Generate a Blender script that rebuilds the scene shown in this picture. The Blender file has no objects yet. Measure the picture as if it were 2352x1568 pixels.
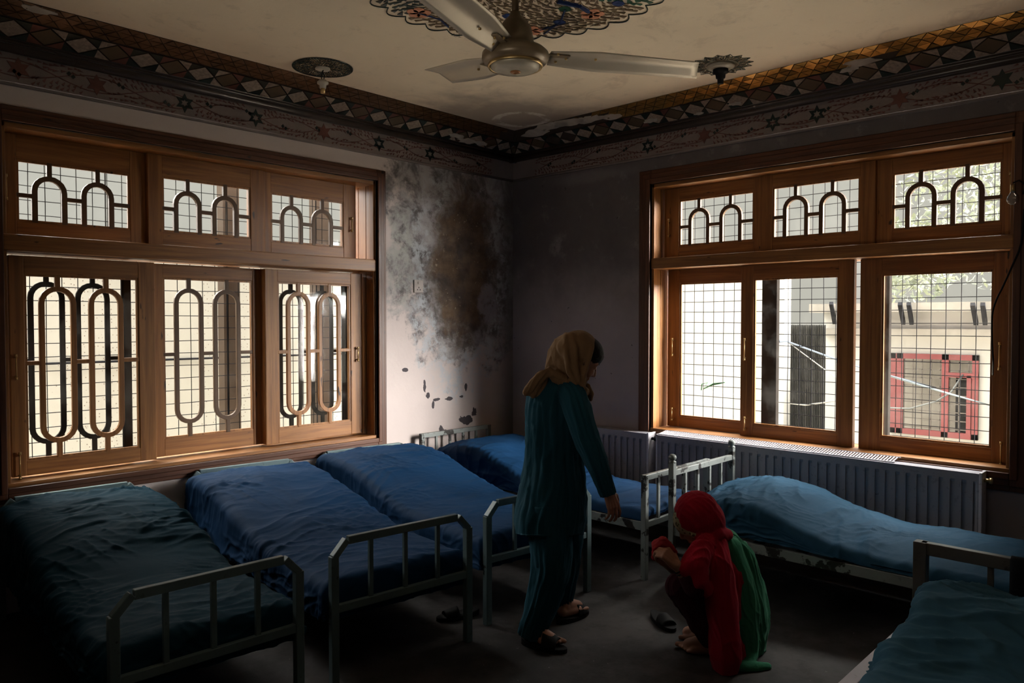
import bpy, bmesh, math, random
import numpy as np
from mathutils import Vector, Matrix
random.seed(7)
C = bpy.context.scene.collection
# ------------------------------------------------------------------ camera
CAM = np.array([-5.138, -4.878, 1.62]); F_PX = 1741.0
YAW = math.radians(43.58); PIT = math.radians(-1.56)
FW = np.array([math.cos(PIT)*math.cos(YAW), math.cos(PIT)*math.sin(YAW), math.sin(PIT)])
RT = np.array([math.sin(YAW), -math.cos(YAW), 0.0]); UP = np.cross(RT, FW)
FH = np.array([math.cos(YAW), math.sin(YAW), 0.0])
cd = bpy.data.cameras.new('camera'); cam = bpy.data.objects.new('camera', cd); C.objects.link(cam)
cd.sensor_width = 36; cd.lens = 36*F_PX/2352; cd.clip_start = .05; cd.clip_end = 300
M = Matrix(((RT[0], UP[0], -FW[0], CAM[0]), (RT[1], UP[1], -FW[1], CAM[1]), (RT[2], UP[2], -FW[2], CAM[2]), (0, 0, 0, 1)))
cam.matrix_world = M
bpy.context.scene.camera = cam
def ray(x, y): return FW + (x-1176)/F_PX*RT - (y-784)/F_PX*UP
def on(x, y, ax, val):                      # the point a sight line meets on a plane of the room
    d = ray(x, y); t = (val-CAM[ax])/d[ax]; return CAM+t*d
def A(x, y, depth):                         # the point at a given distance into the room
    d = ray(x, y); return CAM + d*(depth/(d@FH))
# ------------------------------------------------------------------ light
S = bpy.context.scene
S.view_settings.view_transform = 'Standard'; S.view_settings.look = 'None'
S.view_settings.exposure = 0.0; S.view_settings.gamma = 1.0; S.view_settings.use_curve_mapping = False
world = bpy.data.worlds.new('world'); S.world = world; world.use_nodes = True
wn = world.node_tree.nodes; wl = world.node_tree.links; wn.clear()
wo = wn.new('ShaderNodeOutputWorld'); wb = wn.new('ShaderNodeBackground'); wl.new(wb.outputs[0], wo.inputs[0])
wc = wn.new('ShaderNodeTexCoord'); ws = wn.new('ShaderNodeSeparateXYZ'); wl.new(wc.outputs['Generated'], ws.inputs[0])
wr = wn.new('ShaderNodeValToRGB'); wm = wn.new('ShaderNodeMath'); wm.operation = 'MULTIPLY_ADD'
wm.inputs[1].default_value = .5; wm.inputs[2].default_value = .5
wl.new(ws.outputs['Z'], wm.inputs[0]); wl.new(wm.outputs[0], wr.inputs[0]); wl.new(wr.outputs[0], wb.inputs[0])
SKY = 1.0                                    # overcast sky: pale at the horizon, much brighter overhead
cr = wr.color_ramp; cr.elements[0].position = 0.0; cr.elements[0].color = (.42, .40, .36, 1)
cr.elements[1].position = 1.0; cr.elements[1].color = (1.6, 1.7, 1.8, 1)
for p, c in ((.44, (.60, .57, .50)), (.60, (.64, .62, .55)), (.70, (1.3, 1.35, 1.4))):
    e = cr.elements.new(p); e.color = (*c, 1)
wb.inputs[1].default_value = SKY
def portal(name, loc, rot, sx, sy):
    l = bpy.data.lights.new(name, 'AREA'); l.shape = 'RECTANGLE'; l.size = sx; l.size_y = sy
    l.cycles.is_portal = True
    o = bpy.data.objects.new(name, l); C.objects.link(o); o.location = loc; o.rotation_euler = rot
def sun(name, frm, strength, ang, col):         # added wide sun lamp, extra daylight to brighten the room
    l = bpy.data.lights.new(name, 'SUN'); l.energy = strength; l.angle = math.radians(ang); l.color = col
    o = bpy.data.objects.new(name, l); C.objects.link(o); o.rotation_euler = Vector(frm).to_track_quat('Z', 'Y').to_euler(); return o
sun('added_sun_right_window', (1.0, -.25, 2.1), 23.0, 50, (1.0, .95, .88))
sun('added_sun_left_window', (-.15, 1.0, 2.1), 23.0, 50, (1.0, .95, .88))
sun('added_low_sun_right', (.62, -1.0, .30), 44.0, 37, (1.0, .93, .88))
sun('added_low_sun_left', (-.25, 1.0, .55), 10.0, 45, (1.0, .95, .90))
def fill_light(name, loc, aim, sx, sy, power, col):   # added fill lamp behind the camera, no window stands there
    l = bpy.data.lights.new(name, 'AREA'); l.shape = 'RECTANGLE'; l.size = sx; l.size_y = sy; l.energy = power; l.color = col; l.spread = math.radians(80)
    o = bpy.data.objects.new(name, l); C.objects.link(o); o.location = loc; o.rotation_euler = Vector(aim).to_track_quat('-Z', 'Y').to_euler(); return o
fill_light('rear_ceiling_fill', (-6.42, -3.5, .50), (3.6, .6, 3.3), 2.4, .9, 11, (1.0, .87, .70))
portal('window_portal', (-2.8, .42, 1.7), (math.radians(-90), 0, 0), 2.5, 2.0)
portal('window_portal', (.42, -2.74, 1.7), (math.radians(90), 0, math.radians(90)), 2.45, 2.0)
# ------------------------------------------------------------------ node helpers
class N:
    def __init__(s, name):
        s.m = bpy.data.materials.new(name); s.m.use_nodes = True
        s.n = s.m.node_tree.nodes; s.l = s.m.node_tree.links; s.n.clear()
        s.out = s.n.new('ShaderNodeOutputMaterial'); s._tc = None
    def new(s, t, **k):
        n = s.n.new(t)
        for a, b in k.items(): setattr(n, a, b)
        return n
    def put(s, sock, v):
        if v is None: return
        if hasattr(v, 'links') or hasattr(v, 'is_output'): s.l.new(v, sock)
        elif isinstance(v, (tuple, list)):
            sock.default_value = (*v, 1) if len(v) == 3 and len(sock.default_value) == 4 else v
        else: sock.default_value = v
    def co(s):
        if s._tc is None: s._tc = s.new('ShaderNodeTexCoord').outputs['Object']
        return s._tc
    def mp(s, sc=(1, 1, 1), v=None, rot=(0, 0, 0), loc=(0, 0, 0)):
        n = s.new('ShaderNodeMapping'); s.put(n.inputs['Vector'], v or s.co())
        n.inputs['Scale'].default_value = sc; n.inputs['Rotation'].default_value = rot; n.inputs['Location'].default_value = loc
        return n.outputs[0]
    def noise(s, sc=5, det=3, v=None, rough=.5, dist=0, col=False):
        n = s.new('ShaderNodeTexNoise'); s.put(n.inputs['Vector'], v or s.co())
        n.inputs['Scale'].default_value = sc; n.inputs['Detail'].default_value = det
        n.inputs['Roughness'].default_value = rough; n.inputs['Distortion'].default_value = dist
        return n.outputs['Color' if col else 'Fac']
    def m_(s, op, a, b=0.0, c=0.0, clamp=False):
        n = s.new('ShaderNodeMath', operation=op, use_clamp=clamp)
        s.put(n.inputs[0], a); s.put(n.inputs[1], b); s.put(n.inputs[2], c); return n.outputs[0]
    def step(s, v, a, b):
        n = s.new('ShaderNodeMapRange', interpolation_type='SMOOTHSTEP'); s.put(n.inputs[0], v)
        n.inputs[1].default_value = a; n.inputs[2].default_value = b; return n.outputs[0]
    def mix(s, f, a, b):
        n = s.new('ShaderNodeMix', data_type='RGBA'); s.put(n.inputs[0], f); s.put(n.inputs[6], a); s.put(n.inputs[7], b)
        return n.outputs[2]
    def bump(s, h, st=.3, d=.01):
        n = s.new('ShaderNodeBump'); s.put(n.inputs['Height'], h); n.inputs['Strength'].default_value = st
        n.inputs['Distance'].default_value = d; return n.outputs[0]
    def bsdf(s, col, rough=.6, metal=0., spec=.4, nrm=None, **k):
        b = s.new('ShaderNodeBsdfPrincipled'); s.put(b.inputs['Base Color'], col); s.put(b.inputs['Roughness'], rough)
        s.put(b.inputs['Metallic'], metal); s.put(b.inputs['Specular IOR Level'], spec)
        if nrm is not None: s.put(b.inputs['Normal'], nrm)
        for a, v in k.items(): s.put(b.inputs[a.replace('_', ' ')], v)
        s.l.new(b.outputs[0], s.out.inputs[0]); return b
    def xyz(s, v=None):
        n = s.new('ShaderNodeSeparateXYZ'); s.put(n.inputs[0], v or s.co()); return n.outputs
    def ell(s, u, w, cu, cw, ru, rw):        # distance field of one ellipse: 0 at its heart, 1 on its rim
        a = s.m_('DIVIDE', s.m_('SUBTRACT', u, cu), ru); b = s.m_('DIVIDE', s.m_('SUBTRACT', w, cw), rw)
        return s.m_('SQRT', s.m_('ADD', s.m_('MULTIPLY', a, a), s.m_('MULTIPLY', b, b)))
def simple(name, col, rough=.6, metal=0., spec=.4, var=.25, sc=6, bump=0, bsc=60):
    n = N(name); f = n.noise(sc, 4)
    c = n.mix(f, tuple(x*(1-var) for x in col), tuple(min(1, x*(1+var)) for x in col))
    nr = n.bump(n.noise(bsc, 3), bump, .004) if bump else None
    n.bsdf(c, rough, metal, spec, nr); return n.m
def wood(name, base, dark, vert, scl=1.):
    n = N(name); v = n.mp((38, 38, 1.6) if vert else (1.6, 1.6, 38))
    g = n.noise(1.0*scl, 5, v, .6, .6); big = n.noise(1.6, 2)
    kn = n.noise(1., 2, n.mp((26, 26, 7) if vert else (7, 7, 26)), .5)
    c = n.mix(n.step(g, .3, .72), dark, base)
    c = n.mix(n.m_('MULTIPLY', n.step(big, .35, .7), .35), c, tuple(x*.55 for x in base))
    c = n.mix(n.step(kn, .70, .76), c, tuple(x*.18 for x in dark))
    n.bsdf(c, n.m_('MULTIPLY_ADD', g, .25, .32), 0, .45, n.bump(g, .25, .002)); return n.m
WH = wood('pine_wood_horizontal', (.36, .155, .042), (.18, .07, .018), False)
WV = wood('pine_wood_vertical', (.36, .155, .042), (.18, .07, .018), True)
CH = wood('red_wood_horizontal', (.115, .036, .012), (.05, .015, .006), False)
CV = wood('red_wood_vertical', (.115, .036, .012), (.05, .015, .006), True)
GR = simple('grille_wood', (.10, .055, .028), .5, var=.4, sc=9)
GRO = simple('backlit_toned_outer_wood', (.022, .019, .017), .95, spec=.03, var=.3, sc=9)  # outer wood darkened to look backlit, shade put into the colour
def painted(name, col, chip, lo=.62, hi=.66, rough=.42):
    n = N(name); f = n.noise(9, 6, rough=.65); big = n.noise(3, 2)
    m = n.step(n.m_('ADD', f, n.m_('MULTIPLY', big, .12)), lo+.05, hi+.05)
    c = n.mix(n.noise(2.5, 2), tuple(x*.75 for x in col), tuple(x*1.15 for x in col))
    c = n.mix(m, c, chip); c = n.mix(n.m_('MULTIPLY', n.step(n.noise(40, 3), .6, .7), .5), c, tuple(x*.5 for x in col))
    n.bsdf(c, rough, .1, .5, n.bump(n.m_('SUBTRACT', 1, m), .2, .001)); return n.m
BLUEP = painted('blue_grey_paint', (.12, .18, .195), (.02, .02, .02), .66, .69)
WHITEP = painted('chipped_white_paint', (.21, .235, .23), (.016, .014, .013), .56, .60)
BARE = painted('bare_steel_paint', (.12, .11, .10), (.04, .035, .03), .62, .70, .35)
PALEP = painted('pale_rail_paint', (.62, .60, .66), (.2, .19, .2), .68, .72, .3)
RADM = painted('radiator_enamel', (.30, .30, .34), (.08, .06, .05), .69, .72, .4)
def cloth(name, col, var=.35, sheen=.0, rough=.85, fs=1.0, bs=.35):
    n = N(name); f = n.noise(3, 3); w = n.noise(260, 2)
    c = n.mix(f, tuple(x*(1-var) for x in col), tuple(x*(1+var) for x in col))
    fold = n.noise(1, 4, n.mp((14*fs, 14*fs, 5*fs)), .6, .8)
    h = n.m_('ADD', fold, n.m_('MULTIPLY', w, .08))
    b = n.bsdf(c, rough, 0, .10, n.bump(h, bs, .008))
    if sheen: b.inputs['Sheen Weight'].default_value = sheen; b.inputs['Sheen Tint'].default_value = (*[min(1, x*2+.3) for x in col], 1)
    return n.m
NAVY = cloth('navy_sheet', (.0028, .027, .078), .15, 0, .75, 1.3, .25)
TEAL = cloth('slate_teal_sheet', (.003, .030, .052), .2, 0, .75, 1.3, .25)
STEEL = cloth('faded_blue_sheet', (.015, .062, .118), .15, 0, .75, 1.3, .25)
STEEL2 = cloth('slate_blue_sheet', (.040, .115, .18), .15, 0, .75, 1.3, .3)
TUNIC = cloth('teal_tunic_cloth', (.010, .062, .094), .3, .1, .8, 1.2, .5)
SCARF = cloth('brown_scarf_cloth', (.18, .108, .058), .3, .25, .9, 1.4, .6)
RED = cloth('crimson_shawl_cloth', (.36, .008, .028), .25, .2, .85, 1.4, .6)
GREEN = cloth('green_kameez_cloth', (.04, .22, .125), .35, .2, .85, 1.2, .7)
MAROON = cloth('dark_maroon_cloth', (.05, .008, .014), .3, .1, .85, 1.2, .4)
DARKC = cloth('black_cloth', (.012, .014, .018), .3, .1, .85)
SKIN = simple('skin', (.36, .18, .12), .5, spec=.4, var=.15, sc=14, bump=.1)
HAIR = simple('black_hair', (.008, .006, .005), .6, spec=.15, var=.4, sc=50, bump=.5, bsc=120)
BLACK = simple('black_rubber', (.010, .010, .011), .7, spec=.2, var=.3)
IRON = simple('dark_iron_wire', (.008, .008, .011), .75, 0, .1)
BRASS = simple('dull_brass', (.5, .36, .17), .35, .8, var=.3)
# ------------------------------------------------------------------ mesh helpers
class MB:
    def __init__(s, tf=None): s.v = []; s.f = []; s.tf = tf; s.mi = []; s.cur = 0
    def P(s, pts):
        k = len(s.v); s.v += [tuple(s.tf(*p)) if s.tf else tuple(map(float, p)) for p in pts]; return k
    def F(s, f): s.f.append(tuple(f)); s.mi.append(s.cur)
    def box(s, a, b):
        x0, y0, z0 = a; x1, y1, z1 = b
        k = s.P([(x0, y0, z0), (x1, y0, z0), (x1, y1, z0), (x0, y1, z0), (x0, y0, z1), (x1, y0, z1), (x1, y1, z1), (x0, y1, z1)])
        for q in ((0, 3, 2, 1), (4, 5, 6, 7), (0, 1, 5, 4), (1, 2, 6, 5), (2, 3, 7, 6), (3, 0, 4, 7)): s.F([k+i for i in q])
        return s
    def bar(s, a, b, w, h=None, up=(0, 0, 1)):   # square section beam from a to b
        h = h or w; a = Vector(a); b = Vector(b); d = (b-a).normalized(); u = Vector(up)
        if abs(d.dot(u)) > .95: u = Vector((0, 1, 0))
        sd = d.cross(u).normalized(); u = sd.cross(d)
        pts = []
        for p in (a, b):
            for i, j in ((-1, -1), (1, -1), (1, 1), (-1, 1)): pts.append(p+sd*(i*w/2)+u*(j*h/2))
        k = s.P(pts)
        for q in ((3, 2, 1, 0), (4, 5, 6, 7), (0, 1, 5, 4), (1, 2, 6, 5), (2, 3, 7, 6), (3, 0, 4, 7)): s.F([k+i for i in q])
        return s
    def tube(s, path, r, n=8, cap=True):
        path = [Vector(p) for p in path]; rr = r if isinstance(r, (list, tuple)) else [r]*len(path)
        d0 = (path[1]-path[0]).normalized(); u = Vector((0, 0, 1)) if abs(d0.z) < .9 else Vector((1, 0, 0))
        pts = []
        for i, p in enumerate(path):
            d = (path[min(i+1, len(path)-1)]-path[max(i-1, 0)]).normalized()
            sd = d.cross(u).normalized(); uu = sd.cross(d); u = uu
            for j in range(n):
                t = 2*math.pi*j/n; pts.append(p+sd*(rr[i]*math.cos(t))+uu*(rr[i]*math.sin(t)))
        k = s.P(pts)
        for i in range(len(path)-1):
            for j in range(n):
                j2 = (j+1) % n; s.F((k+i*n+j, k+i*n+j2, k+(i+1)*n+j2, k+(i+1)*n+j))
        if cap: s.F([k+j for j in range(n)][::-1]); s.F([k+(len(path)-1)*n+j for j in range(n)])
        return s
    def lathe(s, prof, o=(0, 0, 0), n=32):       # profile of (radius, z)
        pts = [(o[0]+r*math.cos(2*math.pi*j/n), o[1]+r*math.sin(2*math.pi*j/n), o[2]+z) for r, z in prof for j in range(n)]
        k = s.P(pts)
        for i in range(len(prof)-1):
            for j in range(n):
                j2 = (j+1) % n; s.F((k+i*n+j, k+i*n+j2, k+(i+1)*n+j2, k+(i+1)*n+j))
        s.F([k+j for j in range(n)][::-1]); s.F([k+(len(prof)-1)*n+j for j in range(n)]); return s
    def ring(s, out, inn, d0, d1):               # closed outline pair (s,z) swept in depth
        n = len(out); k = s.P([(a, d0, z) for a, z in out]+[(a, d0, z) for a, z in inn]+[(a, d1, z) for a, z in out]+[(a, d1, z) for a, z in inn])
        for i in range(n):
            j = (i+1) % n
            s.F((k+i, k+j, k+n+j, k+n+i)); s.F((k+2*n+i, k+3*n+i, k+3*n+j, k+2*n+j))
            s.F((k+i, k+2*n+i, k+2*n+j, k+j)); s.F((k+n+i, k+n+j, k+3*n+j, k+3*n+i))
        return s
    def poly(s, pts, nrm, th):                   # flat polygon with a little thickness
        nrm = Vector(nrm); n = len(pts); k = s.P([Vector(p) for p in pts]+[Vector(p)+nrm*th for p in pts])
        s.F([k+i for i in range(n)][::-1]); s.F([k+n+i for i in range(n)])
        for i in range(n): j = (i+1) % n; s.F((k+i, k+j, k+n+j, k+n+i))
        return s
    def build(s, name, mats, parent=None, smooth=False, bevel=0, kind=None):
        me = bpy.data.meshes.new(name); me.from_pydata(s.v, [], s.f)
        mats = mats if isinstance(mats, (list, tuple)) else [mats]
        for m in mats: me.materials.append(m)
        if len(mats) > 1: me.polygons.foreach_set('material_index', s.mi)
        bm = bmesh.new(); bm.from_mesh(me); bmesh.ops.recalc_face_normals(bm, faces=bm.faces); bm.to_mesh(me); bm.free()
        if smooth: me.polygons.foreach_set('use_smooth', [True]*len(me.polygons))
        o = bpy.data.objects.new(name, me); C.objects.link(o)
        if parent is not None: o.parent = parent
        if bevel:
            b = o.modifiers.new('bevel', 'BEVEL'); b.width = bevel; b.segments = 2; b.limit_method = 'ANGLE'
        if kind: o['kind'] = kind
        return o
def tag(o, label, cat, group=None):
    o['label'] = label; o['category'] = cat
    if group: o['group'] = group
    return o
def thing(name, label, cat, loc=(0, 0, 0), rz=0, group=None):
    o = bpy.data.objects.new(name, None); C.objects.link(o); o.location = loc; o.rotation_euler = (0, 0, rz)
    o.empty_display_size = .1
    return tag(o, label, cat, group)
def at_zero(o, parent):                          # part modelled in room coordinates under a moved thing
    o.parent = parent; o.matrix_parent_inverse = Matrix.LocRotScale(parent.location, parent.rotation_euler, None).inverted(); return o
def box(name, a, b, m, parent=None, bevel=0, kind=None): return MB().box(a, b).build(name, m, parent, bevel=bevel, kind=kind)
# numpy gradient noise
_rng = np.random.RandomState(3); _perm = _rng.permutation(512); _gr = _rng.uniform(0, 2*np.pi, 512)
def pnoise(x, y, seed=0):
    x = x+seed*17.31; y = y+seed*9.77
    xi = np.floor(x).astype(int); yi = np.floor(y).astype(int); xf = x-xi; yf = y-yi
    def g(i, j):
        a = _gr[(_perm[(i) % 512]+j) % 512]; return np.cos(a), np.sin(a)
    u = xf*xf*xf*(xf*(xf*6-15)+10); v = yf*yf*yf*(yf*(yf*6-15)+10)
    def d(i, j):
        gx, gy = g(xi+i, yi+j); return gx*(xf-i)+gy*(yf-j)
    return ((d(0, 0)*(1-u)+d(1, 0)*u)*(1-v)+(d(0, 1)*(1-u)+d(1, 1)*u)*v)*1.4
# ------------------------------------------------------------------ room shell
X0, X1, Z0, Z1 = -4.05, -1.56, .70, 2.71         # left window opening (x), heights
Y0, Y1, RZ0, RZ1 = 1.52, 3.96, .745, 2.70        # right window opening (-y), heights
BX, BY, HC = -6.6, -6.5, 3.25
TL = lambda s, d, z: (s, d, z)                   # s runs left to right as seen from the room, d outward
TR = lambda s, d, z: (d, -s, z)
def wallmat(name, side):
    n = N(name); X, Y, Z = n.xyz(); u = X if side == 'L' else Y
    fine = n.noise(7, 8, rough=.65); med = n.noise(2.4, 6, rough=.6); tiny = n.noise(38, 5)
    wob = n.m_('MULTIPLY', n.m_('SUBTRACT', n.noise(3.2, 7, rough=.62), .5), 1.5)
    if side == 'L':
        c = n.mix(med, (.50, .44, .43), (.64, .57, .55))
        blot = n.step(n.noise(9, 9, rough=.72), .40, .62); blot2 = n.step(n.noise(4.5, 9, rough=.7, dist=.6), .42, .60)
        wob = n.m_('ADD', wob, n.m_('MULTIPLY', n.m_('SUBTRACT', n.noise(14, 6, rough=.7), .5), .5))
        # damp and soot with painted shade, darker upper wall between window and corner
        zone = n.m_('ADD', n.ell(X, Z, -.50, 2.45, .98, 1.22), wob)
        zf = n.m_('SUBTRACT', 1, n.step(zone, .86, 1.08))
        grey = n.mix(blot2, n.mix(blot, (.085, .08, .085), (.16, .15, .15)), (.36, .35, .36))
        c = n.mix(n.m_('MULTIPLY', zf, .92), c, grey)
        e1 = n.m_('ADD', n.ell(X, Z, -.62, 2.10, .48, .86), wob)
        rim = n.m_('MULTIPLY', n.step(e1, .85, 1.02), n.m_('SUBTRACT', 1, n.step(e1, 1.10, 1.45)))
        c = n.mix(n.m_('MULTIPLY', n.m_('MULTIPLY', rim, n.step(n.noise(11, 9, rough=.7), .44, .58)), n.m_('SUBTRACT', 1, n.step(Z, 2.75, 2.9))), c, (.46, .49, .53))
        stain = n.mix(n.step(n.noise(5, 8, rough=.65), .35, .65), (.060, .045, .038), (.19, .125, .075))
        c = n.mix(n.m_('MULTIPLY', n.m_('SUBTRACT', 1, n.step(e1, .55, .95)), .88), c, stain)
        e2 = n.m_('ADD', n.ell(X, Z, -.33, 1.78, .15, .24), wob)
        c = n.mix(n.m_('MULTIPLY', n.m_('MULTIPLY', n.m_('SUBTRACT', 1, n.step(e2, .6, .9)), n.step(fine, .35, .5)), .8), c, (.34, .33, .38))
        e3 = n.m_('ADD', n.ell(X, Z, -1.02, 2.50, .12, .45), wob)
        c = n.mix(n.m_('MULTIPLY', n.m_('MULTIPLY', n.m_('SUBTRACT', 1, n.step(e3, .4, 1.1)), blot), .9), c, (.42, .40, .42))
        e4 = n.m_('ADD', n.ell(X, Z, -1.32, 2.15, .16, .45), wob)
        c = n.mix(n.m_('MULTIPLY', n.m_('MULTIPLY', n.m_('SUBTRACT', 1, n.step(e4, .5, 1.2)), blot), .9), c, (.45, .46, .44))
        c = n.mix(n.m_('MULTIPLY', n.m_('MULTIPLY', n.step(tiny, .60, .66), n.step(fine, .5, .6)), n.m_('SUBTRACT', 1, n.step(e1, .7, 1.0))), c, (.36, .31, .24))
        wd = n.m_('MULTIPLY', n.m_('SUBTRACT', n.noise(13, 4), .5), 2.2)
        for cu, cz, ru, rz in ((-1.07, 1.06, .022, .07), (-1.03, .99, .03, .05), (-.93, .955, .05, .018), (-.80, .95, .06, .02), (-.66, .96, .05, .018), (-.60, 1.03, .018, .05),
                               (-.98, .905, .02, .04), (-.60, .75, .13, .05), (-.88, .70, .05, .05), (-1.28, 1.22, .05, .02), (-.78, .66, .05, .03), (-.50, .80, .06, .05)):
            e = n.m_('ADD', n.ell(X, Z, cu, cz, ru, rz), wd)
            c = n.mix(n.m_('SUBTRACT', 1, n.step(e, .62, .72)), c, (.07, .062, .07))
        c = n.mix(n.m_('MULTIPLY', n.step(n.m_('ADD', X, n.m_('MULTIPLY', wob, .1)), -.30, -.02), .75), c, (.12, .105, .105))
    else:
        c = n.mix(med, (.28, .25, .27), (.40, .36, .38))
        c = n.mix(n.m_('MULTIPLY', n.step(n.m_('ADD', Z, n.m_('MULTIPLY', wob, .4)), 1.5, 2.3), .85), c, n.mix(n.noise(5, 8, rough=.7), (.035, .032, .034), (.12, .11, .112)))  # soot plus painted shade: wall colour darkens towards the top
        c = n.mix(n.m_('MULTIPLY', n.step(n.noise(6, 8, rough=.7), .55, .68), .3), c, (.30, .28, .29))
        e1 = n.m_('ADD', n.ell(Y, Z, -.56, 2.28, .17, .17), wob)
        c = n.mix(n.m_('MULTIPLY', n.m_('SUBTRACT', 1, n.step(e1, .3, .8)), n.step(fine, .4, .55)), c, (.24, .225, .235))
        e2 = n.m_('ADD', n.ell(Y, Z, -.9, 2.84, .55, .07), wob)
        c = n.mix(n.m_('MULTIPLY', n.m_('SUBTRACT', 1, n.step(e2, .3, 1.1)), .4), c, (.24, .23, .24))
        c = n.mix(n.m_('SUBTRACT', 1, n.step(n.m_('ADD', Y, n.m_('MULTIPLY', n.step(fine, .3, .7), -.0)), -6, -4.02)), c, c)
        c = n.mix(n.m_('MULTIPLY', n.step(n.noise(20, 2), .72, .76), .8), c, (.05, .045, .05))
    h = n.m_('ADD', n.m_('MULTIPLY', fine, .6), n.m_('MULTIPLY', tiny, .25))
    n.bsdf(c, .85, 0, .25, n.bump(h, .5, .006)); return n.m
WML = wallmat('stained_shaded_plaster', 'L'); WMR = wallmat('sooty_shaded_plaster', 'R')
def wall_with_hole(name, tf, s0, s1, a0, a1, z0, z1, top, m, base=-.2):
    mb = MB(tf); T = .34
    for p, q in (((s0, 0, base), (a0, T, top)), ((a1, 0, base), (s1, T, top)), ((a0, 0, base), (a1, T, z0)), ((a0, 0, z1), (a1, T, top))): mb.box(p, q)
    return mb.build(name, m, kind='structure')
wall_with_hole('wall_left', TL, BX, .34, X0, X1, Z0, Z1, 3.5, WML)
wall_with_hole('wall_right', TR, 0, -BY, Y0, Y1, RZ0, RZ1, 3.5, WMR)
box('wall_back', (BX-.2, BY-.2, -.2), (.34, BY, 3.5), WMR, kind='structure')
box('wall_rear', (BX-.2, BY, -.2), (BX, .34, 3.5), WMR, kind='structure')
n = N('sooty_floor'); a = n.noise(1.3, 6, rough=.65); b = n.noise(6, 7, rough=.7); t = n.noise(45, 4)
c = n.mix(n.step(a, .36, .64), (.010, .009, .009), (.062, .056, .057)); c = n.mix(n.m_('MULTIPLY', n.step(b, .5, .65), .6), c, (.02, .018, .018))
c = n.mix(n.step(t, .72, .75), c, (.26, .24, .24))
n.bsdf(c, n.m_('MULTIPLY_ADD', b, .35, .45), 0, .35, n.bump(n.m_('ADD', b, n.m_('MULTIPLY', t, .2)), .5, .006))
box('floor', (BX, BY, -.2), (0, 0, 0), n.m, kind='structure')
n = N('ceiling_distemper'); a = n.noise(1.1, 6, rough=.6); b = n.noise(9, 7, rough=.7)
c = n.mix(a, (.56, .475, .36), (.76, .65, .50)); c = n.mix(n.m_('MULTIPLY', n.step(b, .55, .75), .35), c, (.30, .25, .20)); c = n.mix(n.m_('MULTIPLY', n.step(n.noise(2.2, 8, rough=.7, dist=1.5), .56, .66), .35), c, (.42, .34, .26)); c = n.mix(n.step(n.noise(60, 2), .80, .82), c, (.08, .06, .05))
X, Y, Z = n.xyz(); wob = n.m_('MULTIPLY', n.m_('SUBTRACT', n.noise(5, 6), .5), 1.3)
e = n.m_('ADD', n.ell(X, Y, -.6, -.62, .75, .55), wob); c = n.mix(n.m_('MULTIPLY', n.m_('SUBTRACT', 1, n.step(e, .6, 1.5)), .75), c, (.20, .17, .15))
rr = n.ell(X, Y, -.60, -.66, .23, .23); rg = n.m_('SUBTRACT', n.step(n.m_('ADD', rr, n.m_('MULTIPLY', wob, .1)), .72, .80), n.step(n.m_('ADD', rr, n.m_('MULTIPLY', wob, .1)), .98, 1.06))
c = n.mix(n.m_('MULTIPLY', rg, n.step(b, .42, .55)), c, (.55, .52, .46))
e = n.m_('ADD', n.ell(X, Y, -2.2, -1.95, .35, .5), wob); cr_ = n.m_('MULTIPLY', n.m_('SUBTRACT', 1, n.step(e, .4, .9)), n.step(n.noise(26, 5), .60, .66))
c = n.mix(cr_, c, (.16, .13, .11))
n.bsdf(c, .8, 0, .3, n.bump(b, .35, .006))
box('ceiling', (BX, BY, HC), (0, 0, HC+.2), n.m, kind='structure')
# ------------------------------------------------------------------ cornice
PLA = simple('frieze_plaster', (.20, .165, .155), .75, var=.35, sc=5, bump=.4)
FLO = simple('floral_tile_plaster', (.24, .19, .15), .6, var=.75, sc=55, bump=.5)
BRN = simple('brown_mirror_chip', (.12, .045, .035), .35, .2, .5, var=.4, sc=30)
DGR = simple('dark_green_chip', (.008, .022, .021), .3, .2, .5, var=.3)
OLV = simple('olive_tile', (.10, .075, .045), .35, .3, .5, var=.3)
MLD = painted('dark_moulding_paint', (.045, .033, .028), (.28, .24, .21), .70, .73, .3)
GLD = simple('gold_tile', (.45, .27, .075), .25, .75, .5, var=.22, sc=18)
GLD_SHADED = simple('shaded_gold_tile', (.085, .042, .016), .35, .3, .4, var=.3, sc=18)  # same gold tile with shade painted in: browner and duller for the left side
GRT = simple('dark_grout', (.03, .02, .014), .8)
RUB = simple('bare_plaster', (.36, .33, .29), .95, var=.45, sc=12, bump=1.0, bsc=25)
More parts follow.
